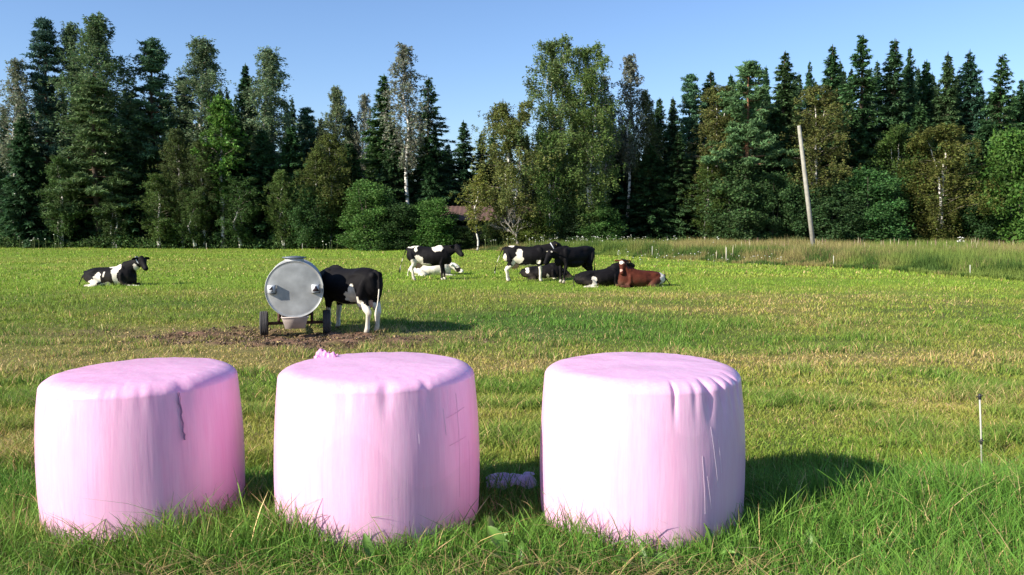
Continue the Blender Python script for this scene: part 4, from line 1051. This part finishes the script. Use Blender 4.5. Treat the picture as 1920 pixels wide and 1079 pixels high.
for i, (px, D, lv, lab) in enumerate(WEEDS): weed(px, 1000, D, lv, lab, 500 + i)
# ------------------------------------------------------------ cows: every body one continuous surface
M['cow'] = mat('cow_coat', rough=.7, spec=.10, attr=True, noise=(6, .30, 7))
M['collar'] = mat('pale_collar', (.55, .55, .6), rough=.6)
M['eye'] = mat('dark_eye', (.01, .008, .008), rough=.15)
M['eartag'] = mat('ear_tag', (.40, .30, .06), rough=.5)
BLK = np.array([.008, .007, .008]); BRN = np.array([.082, .021, .012]); WHT = np.array([.74, .67, .56]); PNK = np.array([.52, .30, .24]); HOOF = np.array([.16, .13, .10])

def ell(c, r, n=20, rot=None):
    u = np.linspace(0, 2 * math.pi, n, endpoint=False); v = np.linspace(-math.pi / 2, math.pi / 2, n // 2 + 1)
    V = [(math.cos(b) * math.cos(a) * r[0], math.cos(b) * math.sin(a) * r[1], math.sin(b) * r[2]) for b in v for a in u]
    V = np.array(V)
    if rot is not None: V = V @ np.array(Matrix(rot)).T
    F = [(i * n + j, i * n + (j + 1) % n, (i + 1) * n + (j + 1) % n, (i + 1) * n + j) for i in range(n // 2) for j in range(n)]
    return V + np.array(c), F
def capsule(m, P, r, w=None, n=14):
    """tube with rounded ends"""
    P = [np.array(p, float) for p in P]; r = list(r); w = list(w) if w is not None else list(r)
    d0 = P[0] - P[1]; d0 /= np.linalg.norm(d0); d1 = P[-1] - P[-2]; d1 /= np.linalg.norm(d1)
    q = [(.9, .45), (.55, .83)]
    PP = [P[0] + d0 * r[0] * a for a, b in q] + P + [P[-1] + d1 * r[-1] * a for a, b in q[::-1]]
    rr = [r[0] * b for a, b in q] + r + [r[-1] * b for a, b in q[::-1]]
    ww = [w[0] * b for a, b in q] + w + [w[-1] * b for a, b in q[::-1]]
    V, F = tube_arr(PP, rr, n, True, ww); m.add(V, F)

def head_parts(m, poll, yaw, pitch, roll=0):
    """head leaves the poll; yaw about z, pitch down positive; returns transform"""
    Rm = Matrix.Rotation(yaw, 3, 'Z') @ Matrix.Rotation(pitch, 3, 'Y') @ Matrix.Rotation(roll, 3, 'X')
    A = np.array(Rm) * 1.12; tr = lambda p: A @ np.array(p, float) + np.array(poll)
    V, F = tube_arr([(-.10, 0, .0), (-.05, 0, .005), (.04, 0, 0), (.14, 0, -.01), (.26, 0, -.03), (.37, 0, -.04), (.43, 0, -.045), (.47, 0, -.05)],
                    [.05, .105, .135, .135, .105, .085, .08, .04], 16, True, [.05, .095, .115, .105, .075, .07, .075, .045])
    m.add(V @ A.T + np.array(poll), F)
    V, F = tube_arr([(.05, 0, -.08), (.2, 0, -.115), (.38, 0, -.10)], [.06, .055, .045], 12, True, [.08, .05, .05]); m.add(V @ A.T + np.array(poll), F)   # jaw
    for s in (-1, 1):
        V, F = tube_arr([(-.03, s * .07, .03), (-.05, s * .15, .035), (-.05, s * .235, .015), (-.045, s * .285, -.005)], [.032, .060, .055, .02], 10, True, [.022, .024, .022, .015]); m.add(V @ A.T + np.array(poll), F)
        V, F = ell((.11, s * .085, .045), (.05, .03, .035)); m.add(V @ A.T + np.array(poll), F)    # brow
    V, F = ell((-.03, 0, .085), (.06, .07, .05)); m.add(V @ A.T + np.array(poll), F)
    return tr

def leg_front(m, x, y, dx=0, dz=0):
    capsule(m, [(x + .06, y * .85, .92), (x, y, .70), (x + .02, y, .58)], [.15, .115, .085], [.09, .075, .07])
    capsule(m, [(x + .02, y, .62), (x + .03 + dx * .4, y, .40), (x + .03 + dx, y, .36)], [.078, .055, .056], [.062, .052, .052])
    capsule(m, [(x + .03 + dx * .7, y, .39), (x + .025 + dx, y, .24), (x + .02 + dx, y, .13)], [.058, .045, .052])
    capsule(m, [(x + .02 + dx, y, .13), (x + .05 + dx, y, .05), (x + .07 + dx, y, .035)], [.05, .056, .05])
def leg_hind(m, x, y, dx=0):
    capsule(m, [(x - .04, y * .8, 1.05), (x + .02, y, .85), (x + .05, y, .68)], [.20, .185, .125], [.12, .12, .09])
    capsule(m, [(x + .06, y, .74), (x - .06 + dx * .4, y, .56), (x - .13 + dx, y, .47)], [.15, .10, .072], [.095, .072, .056])
    capsule(m, [(x - .13 + dx, y, .49), (x - .095 + dx, y, .30), (x - .08 + dx, y, .14)], [.068, .05, .056], [.052, .044, .052])
    capsule(m, [(x - .08 + dx, y, .14), (x - .045 + dx, y, .05), (x - .02 + dx, y, .035)], [.054, .06, .05])

def torso(m, dz=0.0, lie=False, heifer=False):
    xs = [-.93, -.89, -.80, -.66, -.50, -.30, -.05, .20, .42, .60, .74, .83]
    zt = [1.24, 1.34, 1.40, 1.42, 1.425, 1.40, 1.375, 1.38, 1.40, 1.42, 1.38, 1.30]
    zb = [1.02, .90, .80, .74, .71, .66, .62, .62, .63, .66, .74, .86]
    wd = [.10, .16, .215, .26, .275, .305, .335, .325, .285, .235, .19, .13]
    if heifer: zb = [b + .07 for b in zb]; wd = [q * .9 for q in wd]
    if lie: wd = [q * 1.12 for q in wd]
    P = [(x, 0, (a + b) / 2 + dz) for x, a, b in zip(xs, zt, zb)]
    V, F = tube_arr(P, [(a - b) / 2 for a, b in zip(zt, zb)], 28, True, wd)
    # Holstein frame: flat back with hook bones, tapering to the belly
    z0 = np.interp(V[:, 0], xs, zb) + dz; z1 = np.interp(V[:, 0], xs, zt) + dz; t = np.clip((V[:, 2] - z0) / (z1 - z0 + 1e-6), 0, 1)
    hook = np.exp(-((V[:, 0] + .50) / .16) ** 2) * np.exp(-((t - .86) / .10) ** 2) + .8 * np.exp(-((V[:, 0] + .84) / .10) ** 2) * np.exp(-((t - .75) / .14) ** 2)
    hollow = np.exp(-((V[:, 0] + .24) / .16) ** 2) * np.exp(-((t - .72) / .14) ** 2)
    V[:, 1] *= 1 + .10 * np.sin(t * math.pi) + .35 * hook - .16 * hollow
    m.add(V, F)
    for s in (-1, 1):
        V, F = ell((-.86, s * .10, 1.27 + dz), (.08, .06, .07)); m.add(V, F)
        V, F = ell((.50, s * .17, 1.10 + dz), (.16, .10, .27)); m.add(V, F)
    V, F = ell((.76, 0, .86 + dz), (.15, .13, .20)); m.add(V, F)
    V, F = ell((.02, 0, .80 + dz), (.48, .30, .21)); m.add(V, F)
    V, F = ell((.44, 0, 1.30 + dz), (.26, .09, .15)); m.add(V, F)

def finish(m, name, paint, loc, rz, label, group, roll=0, voxel=.020, scale=1.0, eyes=None, collar=None, sink=0, lowrear=0):
    V, F, K = m.arrays()
    if lowrear: V[:, 2] *= .95 * (1 - lowrear * np.clip((.45 - V[:, 0]) / 1.3, 0, 1)) 
    me = make_mesh('raw', V, F)
    tmp = bpy.data.objects.new('raw', me); C.objects.link(tmp)
    md = tmp.modifiers.new('r', 'REMESH'); md.mode = 'VOXEL'; md.voxel_size = voxel; md.use_smooth_shade = True
    sm_ = tmp.modifiers.new('s', 'SMOOTH'); sm_.factor = .5; sm_.iterations = 4
    dg = bpy.context.evaluated_depsgraph_get(); me2 = bpy.data.meshes.new_from_object(tmp.evaluated_get(dg))
    bpy.data.objects.remove(tmp); bpy.data.meshes.remove(me)
    n = len(me2.vertices); co = np.empty(n * 3, np.float32); me2.vertices.foreach_get('co', co); co = co.reshape(-1, 3).astype(float)
    col = paint(co)
    if 'Col' in me2.color_attributes: me2.color_attributes.remove(me2.color_attributes['Col'])
    a = me2.color_attributes.new('Col', 'FLOAT_COLOR', 'POINT'); c4 = np.ones((n, 4), np.float32); c4[:, :3] = col; a.data.foreach_set('color', c4.ravel())
    me2.polygons.foreach_set('use_smooth', np.ones(len(me2.polygons), bool)); me2.name = name
    root = link(name, me2, M['cow']); root.location = (loc[0], loc[1], float(gz(loc[0], loc[1])) - sink); root.rotation_euler = (roll, 0, rz); root.scale = (scale,) * 3
    tag(root, label, 'cow', group)
    if eyes:
        for s in (-1, 1):
            V, F = ell(eyes((.125, s * .103, .035)), (.019, .019, .019), 10); e = MB(); e.add(V, F); e.build('eye', M['eye'], root, True)
            e = MB(); c = eyes((-.055, s * .245, -.01)); V, F = ell(c, (.010, .020, .024), 8); e.add(V, F); e.build('ear_tag', M['eartag'], root, True)
    if collar:
        c, d_, ra, rb = collar; d_ = np.array(d_, float); d_ /= np.linalg.norm(d_); sd = np.array([0, 1., 0]); sd = sd - d_ * (sd @ d_); sd /= np.linalg.norm(sd); up = np.cross(d_, sd)
        q = np.linspace(0, 2 * math.pi, 28, endpoint=False); e = MB(); V = []
        for t_, o_ in ((-.018, 0), (-.018, .008), (.018, .008), (.018, 0)):
            V += [np.array(c) + d_ * t_ + sd * math.cos(b) * (ra + o_) + up * math.sin(b) * (rb + o_) for b in q]
        n_ = 28; e.add(V, [(i * n_ + j, i * n_ + (j + 1) % n_, ((i + 1) % 4) * n_ + (j + 1) % n_, ((i + 1) % 4) * n_ + j) for i in range(4) for j in range(n_)]); e.build('collar', M['collar'], root)
    return root

def painter(base, patches, seed, legs=None, udder=None, lie=False):
    """patches: (centre, radii, colour); later ones win. Edges wander with noise"""
    def f(V):
        n = len(V); col = np.tile(base, (n, 1)); w1 = (fbm(V[:, 0] * 6 + V[:, 1] * 4, V[:, 2] * 6 + V[:, 1] * 3, seed, 3) - .5)
        if legs is not None:
            for (x0, x1, s, ztop, c) in legs:
                k = (V[:, 0] > x0) & (V[:, 0] < x1) & (V[:, 1] * s > 0) & (V[:, 2] < ztop + w1 * .2); col[k] = c
        for c, r, cc in patches:
            dd = np.sqrt((((V - np.array(c)) / np.array(r)) ** 2).sum(1)) + w1 * 1.5
            col[dd < 1] = cc
        if udder is not None:
            dd = np.sqrt((((V - np.array(udder)) / np.array([.21, .17, .17])) ** 2).sum(1)); k = dd < 1.02; col[k] = PNK * .9
        low = np.clip((.42 - V[:, 2]) / .4, 0, 1) * np.clip(fbm(V[:, 0] * 9, V[:, 2] * 9, seed + 5, 3) * 2 - .55, 0, 1) * (.75 if not lie else .45)
        col = col * (1 - low[:, None]) + np.array([.13, .10, .07]) * low[:, None]
        if not lie: col[V[:, 2] < .055] = HOOF
        return col * (.92 + .16 * fbm(V[:, 0] * 20, V[:, 2] * 20 + V[:, 1] * 15, seed + 1, 2))[:, None]
    return f

def tail(m, x=-.95, z=1.30, swing=0, back=-.04):
    capsule(m, [(x + .10, 0, z + .06), (x, 0, z), (x - .05 + back * .4, swing * .2, z - .25), (x - .06 + back, swing * .6, z - .55), (x - .06 + back * 1.3, swing, z - .74)], [.035, .03, .021, .018, .018], None, 8)
    capsule(m, [(x - .06 + back * 1.3, swing, z - .70), (x - .055 + back * 1.5, swing * 1.1, z - .84), (x - .05 + back * 1.6, swing * 1.15, z - 1.0)], [.02, .04, .018], None, 8)

def standing(name, loc, rz, label, paint, neck=((.66, 0, 1.18), (.92, 0, 1.30), (1.13, 0, 1.43)), hd=(0, R(28)), collar=False, hx=(0, 0), fx=(0, 0), udder=True, scale=1, heifer=False, swing=.05, back=-.04, group=None):
    m = MB(); torso(m, heifer=heifer)
    leg_front(m, .50, .155, fx[0]); leg_front(m, .50, -.155, fx[1]); leg_hind(m, -.66, .165, hx[0]); leg_hind(m, -.66, -.165, hx[1])
    n0, n1_, n2 = [np.array(q, float) for q in neck]
    capsule(m, [n0, n1_, n2], [.27, .20, .145], [.17, .12, .105])
    capsule(m, [n0 + np.array([.1, 0, -.14]), n1_ + np.array([-.02, 0, -.13])], [.10, .07], [.06, .04])
    if udder:
        V, F = ell((-.50, 0, .66), (.21, .15, .155)); m.add(V, F)
        for a, b in ((-.42, .07), (-.42, -.07), (-.56, .06), (-.56, -.06)): capsule(m, [(a, b, .56), (a, b, .485)], [.022, .016], None, 8)
    tail(m, swing=swing, back=back)
    poll = n2 + np.array([.02, 0, .03]); tr = head_parts(m, poll, hd[0], hd[1])
    cd = n2 - n1_
    return finish(m, name, paint, loc, rz, label, group or 'dairy cows in the pasture', scale=scale, eyes=tr, collar=((n1_ * .35 + n2 * .65), cd, .125, .165) if collar else None)

def lying(name, loc, rz, label, paint, neck=((.62, 0, .66), (.86, 0, .84), (1.05, 0, 1.02)), hd=(0, R(22)), side=1, collar=False, scale=1, tail_pts=None, voxel=.02, lowhead=False, roll=0.0, front_out=True, lowrear=.28):
    """side: which side the hind legs are kicked out to (+1 = cow's left)"""
    m = MB(); dz = -.62; torso(m, dz, lie=True)
    s = side
    # hind leg folded on the visible side, thigh bulging
    capsule(m, [(-.66, s * .20, .42), (-.42, s * .30, .26), (-.28, s * .36, .13)], [.24, .19, .12], [.14, .14, .10])
    capsule(m, [(-.28, s * .36, .12), (-.50, s * .43, .08), (-.68, s * .45, .06)], [.10, .065, .055])
    capsule(m, [(-.66, s * .45, .06), (-.48, s * .50, .05), (-.30, s * .53, .045)], [.05, .04, .045]); capsule(m, [(-.30, s * .53, .045), (-.20, s * .55, .04)], [.05, .045])
    capsule(m, [(-.66, -s * .18, .42), (-.45, -s * .26, .20), (-.35, -s * .30, .10)], [.22, .15, .09], [.13, .12, .09])
    # front legs tucked: knee forward, hoof back
    for q in (s, -s):
        capsule(m, [(.52, q * .19, .42), (.52, q * .22, .22), (.60, q * .23, .10)], [.17, .12, .08], [.10, .09, .07])
        if q == s and front_out:
            capsule(m, [(.58, q * .24, .09), (.80, q * .26, .065), (.88, q * .26, .06)], [.07, .055, .055]); capsule(m, [(.88, q * .26, .06), (1.05, q * .24, .045), (1.12, q * .23, .04)], [.05, .04, .045])
        else:
            capsule(m, [(.58, q * .24, .09), (.84, q * .25, .07)], [.07, .058]); capsule(m, [(.84, q * .25, .06), (.66, q * .31, .045), (.56, q * .32, .04)], [.05, .038, .045])
    V, F = ell((-.30, s * .24, .13), (.20, .14, .12)); m.add(V, F)
    n0, n1_, n2 = [np.array(q, float) for q in neck]
    capsule(m, [n0, n1_, n2], [.27, .205, .15], [.19, .13, .11]); capsule(m, [n0 + np.array([.1, 0, -.16]), n1_ + np.array([0, 0, -.14])], [.13, .08], [.07, .04])
    tp = tail_pts or [(-.90, 0, .66), (-1.0, s * .06, .45), (-1.04, s * .18, .16), (-1.0, s * .30, .05), (-.95, s * .42, .04)]
    capsule(m, tp, [.035, .026, .022, .03, .018], None, 8)
    poll = n2 + np.array([.02, 0, .03]); tr = head_parts(m, poll, hd[0], hd[1]); cd = n2 - n1_
    return finish(m, name, paint, loc, rz, label, 'dairy cows in the pasture', voxel=voxel, scale=scale, eyes=tr, collar=((n1_ * .35 + n2 * .65), cd, .13, .168) if collar else None, sink=.04, roll=roll, lowrear=lowrear)

def gp(px, py):
    q = on_ground(px, py); return q
def at_xy(px, D): return ((px - 960) / FPX * (D * cp + 2.4 * sp), D)

# A: drinking cow beside the tank, heading left and away
standing('cow', at_xy(656, 18.95), R(141), 'black cow with white hind legs drinking beside the water tank',
    painter(BLK, [((-.40, .26, .93), (.10, .2, .16), WHT), ((-.36, .24, .78), (.20, .3, .16), WHT), ((-.50, .28, .62), (.24, .25, .22), WHT), ((.05, 0, .60), (.5, .16, .06), WHT), ((.62, .14, .75), (.04, .12, .12), WHT),
        ((-1.06, .08, .55), (.11, .12, .40), WHT)], 11,
        legs=[(-1.2, -.3, 1, .64, WHT * .85), (-1.2, -.3, -1, .64, WHT * .85), (.3, .8, 1, .50, WHT * .85), (.3, .8, -1, .50, WHT * .85)], udder=(-.50, 0, .66)),
    neck=((.66, 0, 1.12), (.98, 0, 1.06), (1.22, 0, .92)), hd=(0, R(60)), hx=(-.02, .04), fx=(0, .05), swing=.10, back=.02, scale=1.02)
# B: far standing cow facing right
standing('cow', at_xy(806, 34.7), R(-6), 'black and white cow standing side on with a white shoulder spot, white cow lying behind',
    painter(BLK, [((-.66, 0, 1.44), (.22, .3, .09), WHT), ((-.52, -.15, 1.32), (.07, .15, .13), WHT), ((.36, -.1, 1.33), (.17, .3, .17), WHT), ((-.42, -.28, .78), (.20, .25, .22), WHT * .85), ((-.62, -.25, .72), (.18, .25, .20), WHT * .8), ((-.1, -.1, .66), (.28, .3, .08), WHT * .8), ((.75, 0, .80), (.07, .12, .08), WHT), ((-1.02, 0, .55), (.14, .15, .42), WHT)], 12,
        legs=[(-1.2, -.3, -1, .66, WHT * .8), (-1.2, -.3, 1, .60, WHT * .7), (.3, .9, 1, .16, WHT), (.3, .9, -1, .16, WHT)], udder=(-.50, 0, .66)),
    neck=((.66, 0, 1.18), (.90, 0, 1.27), (1.08, 0, 1.33)), hd=(R(-40), R(34)), hx=(0, .10), fx=(.05, 0), back=-.14, swing=-.1)
# C: white lying cow behind it
lying('cow', at_xy(808, 38.6), R(0), 'creamy white cow lying behind the far standing cow',
    painter(WHT * 1.05, [((1.25, 0, .34), (.16, .2, .15), BLK), ((.0, -.3, .1), (.05, .2, .08), WHT * .6)], 13, lie=True), side=-1,
    neck=((.62, 0, .52), (.86, 0, .50), (1.02, 0, .46)), hd=(R(-15), R(28)), scale=1.0)
# D: standing cow of the right group
standing('cow', at_xy(988, 33.4), R(-4), 'black and white cow with white flank wedge standing behind the black heifer',
    painter(BLK, [((-.60, 0, 1.42), (.10, .3, .08), WHT), ((-.28, -.28, 1.08), (.12, .3, .20), WHT), ((-.34, -.28, .86), (.20, .3, .16), WHT), ((-.50, -.28, .72), (.14, .22, .10), WHT), ((-.10, -.1, .63), (.5, .3, .06), WHT), ((.50, -.16, .80), (.12, .16, .08), WHT), ((-.86, -.2, .85), (.07, .2, .30), WHT), ((1.33, 0, 1.20), (.08, .15, .08), WHT), ((-1.05, 0, .60), (.2, .2, .45), WHT)], 14,
        legs=[(-1.2, -.3, -1, .60, WHT), (-1.2, -.3, 1, .6, WHT * .6), (.3, .9, 1, .55, WHT), (.3, .9, -1, .62, WHT)], udder=(-.50, 0, .66)),
    neck=((.66, 0, 1.20), (.90, 0, 1.32), (1.06, 0, 1.42)), hd=(R(28), R(20)), collar=True, hx=(.0, -.02), back=-.16, swing=-.12)
# E: black heifer facing left and towards us
standing('cow', at_xy(1076, 32.7), R(213), 'all black cow seen from the front left, standing with head against the collared cow',
    painter(BLK, [((1.14, .10, 1.22), (.05, .09, .05), WHT), ((1.12, -.14, 1.2), (.05, .07, .05), WHT)], 15,
        legs=[(.3, .9, 1, .13, WHT), (.3, .9, -1, .13, WHT), (-1.2, -.3, 1, .42, WHT * .9)], udder=None),
    neck=((.66, 0, 1.15), (.92, 0, 1.14), (1.08, 0, 1.14)), hd=(R(12), R(46)), udder=False, heifer=True, fx=(.06, -.02), hx=(.06, -.06), back=0, swing=0)
# F: lying black cow seen between the legs
lying('cow', at_xy(1016, 35.2), R(-8), 'black cow lying in the grass seen between the legs of the standing pair',
    painter(BLK, [((-.62, -.25, .42), (.10, .2, .10), WHT), ((.3, -.35, .2), (.06, .2, .1), WHT), ((.35, -.2, .06), (.3, .2, .05), WHT)], 16, lie=True), side=-1,
    neck=((.62, 0, .50), (.84, 0, .42), (.98, 0, .34)), hd=(R(-10), R(30)), scale=.92)
# G: black lying cow
lying('cow', at_xy(1124, 31.6), R(10), 'black cow with a white hind leg lying left of the brown cow',
    painter(BLK, [((-.30, -.36, .18), (.10, .22, .20), WHT), ((-.45, -.50, .05), (.32, .16, .07), WHT), ((-.2, -.54, .04), (.2, .14, .07), WHT)], 17, lie=True), side=-1,
    neck=((.62, 0, .68), (.82, 0, .80), (.96, 0, .90)), hd=(R(30), R(10)), scale=1.0, front_out=False)
# H: brown lying cow, face to camera
lying('cow', at_xy(1202, 30.7), R(192), 'reddish brown cow with white forehead lying and looking at the camera',
    painter(BRN, [((-.76, .3, .38), (.10, .35, .30), WHT), ((-.70, .3, .12), (.14, .4, .10), WHT * .8), ((-.93, 0, .4), (.09, .4, .5), BLK * 1.2), ((-.5, .45, .08), (.12, .2, .08), BLK), ((.70, .04, 1.05), (.13, .2, .09), BLK * 1.5), ((.80, .12, .93), (.10, .12, .10), WHT), ((.88, .24, .66), (.07, .08, .06), PNK * 1.1)], 18, lie=True), side=1,
    neck=((.56, 0, .58), (.68, .02, .80), (.72, .04, .96)), hd=(R(63), R(56)), scale=.97, front_out=False,
    tail_pts=[(-.90, 0, .60), (-1.02, .05, .36), (-1.10, .14, .10), (-1.22, .25, .05), (-1.38, .30, .04)])
# I: lying cow on the left
lying('cow', at_xy(209, 31.9), R(-6), 'black and white cow lying alone on the left of the pasture',
    painter(BLK, [((.12, -.05, .74), (.28, .4, .10), WHT), ((.33, -.2, .62), (.13, .4, .15), WHT), ((.34, -.3, .36), (.07, .3, .24), WHT), ((.40, -.35, .10), (.14, .3, .09), WHT), ((-.28, -.38, .30), (.10, .2, .26), WHT), ((-.45, -.42, .10), (.26, .3, .15), WHT), ((-.05, -.35, .42), (.04, .3, .10), WHT), ((-.02, -.4, .06), (.25, .3, .09), WHT), ((-.86, 0, .72), (.18, .3, .07), WHT), ((.95, -.25, .04), (.3, .12, .08), WHT), ((.93, 0, .65), (.09, .2, .13), WHT * .8)], 19, lie=True), side=-1,
    neck=((.60, 0, .66), (.88, 0, .80), (1.08, 0, .93)), hd=(R(-38), R(34)), collar=True, scale=1.10, lowrear=.20)
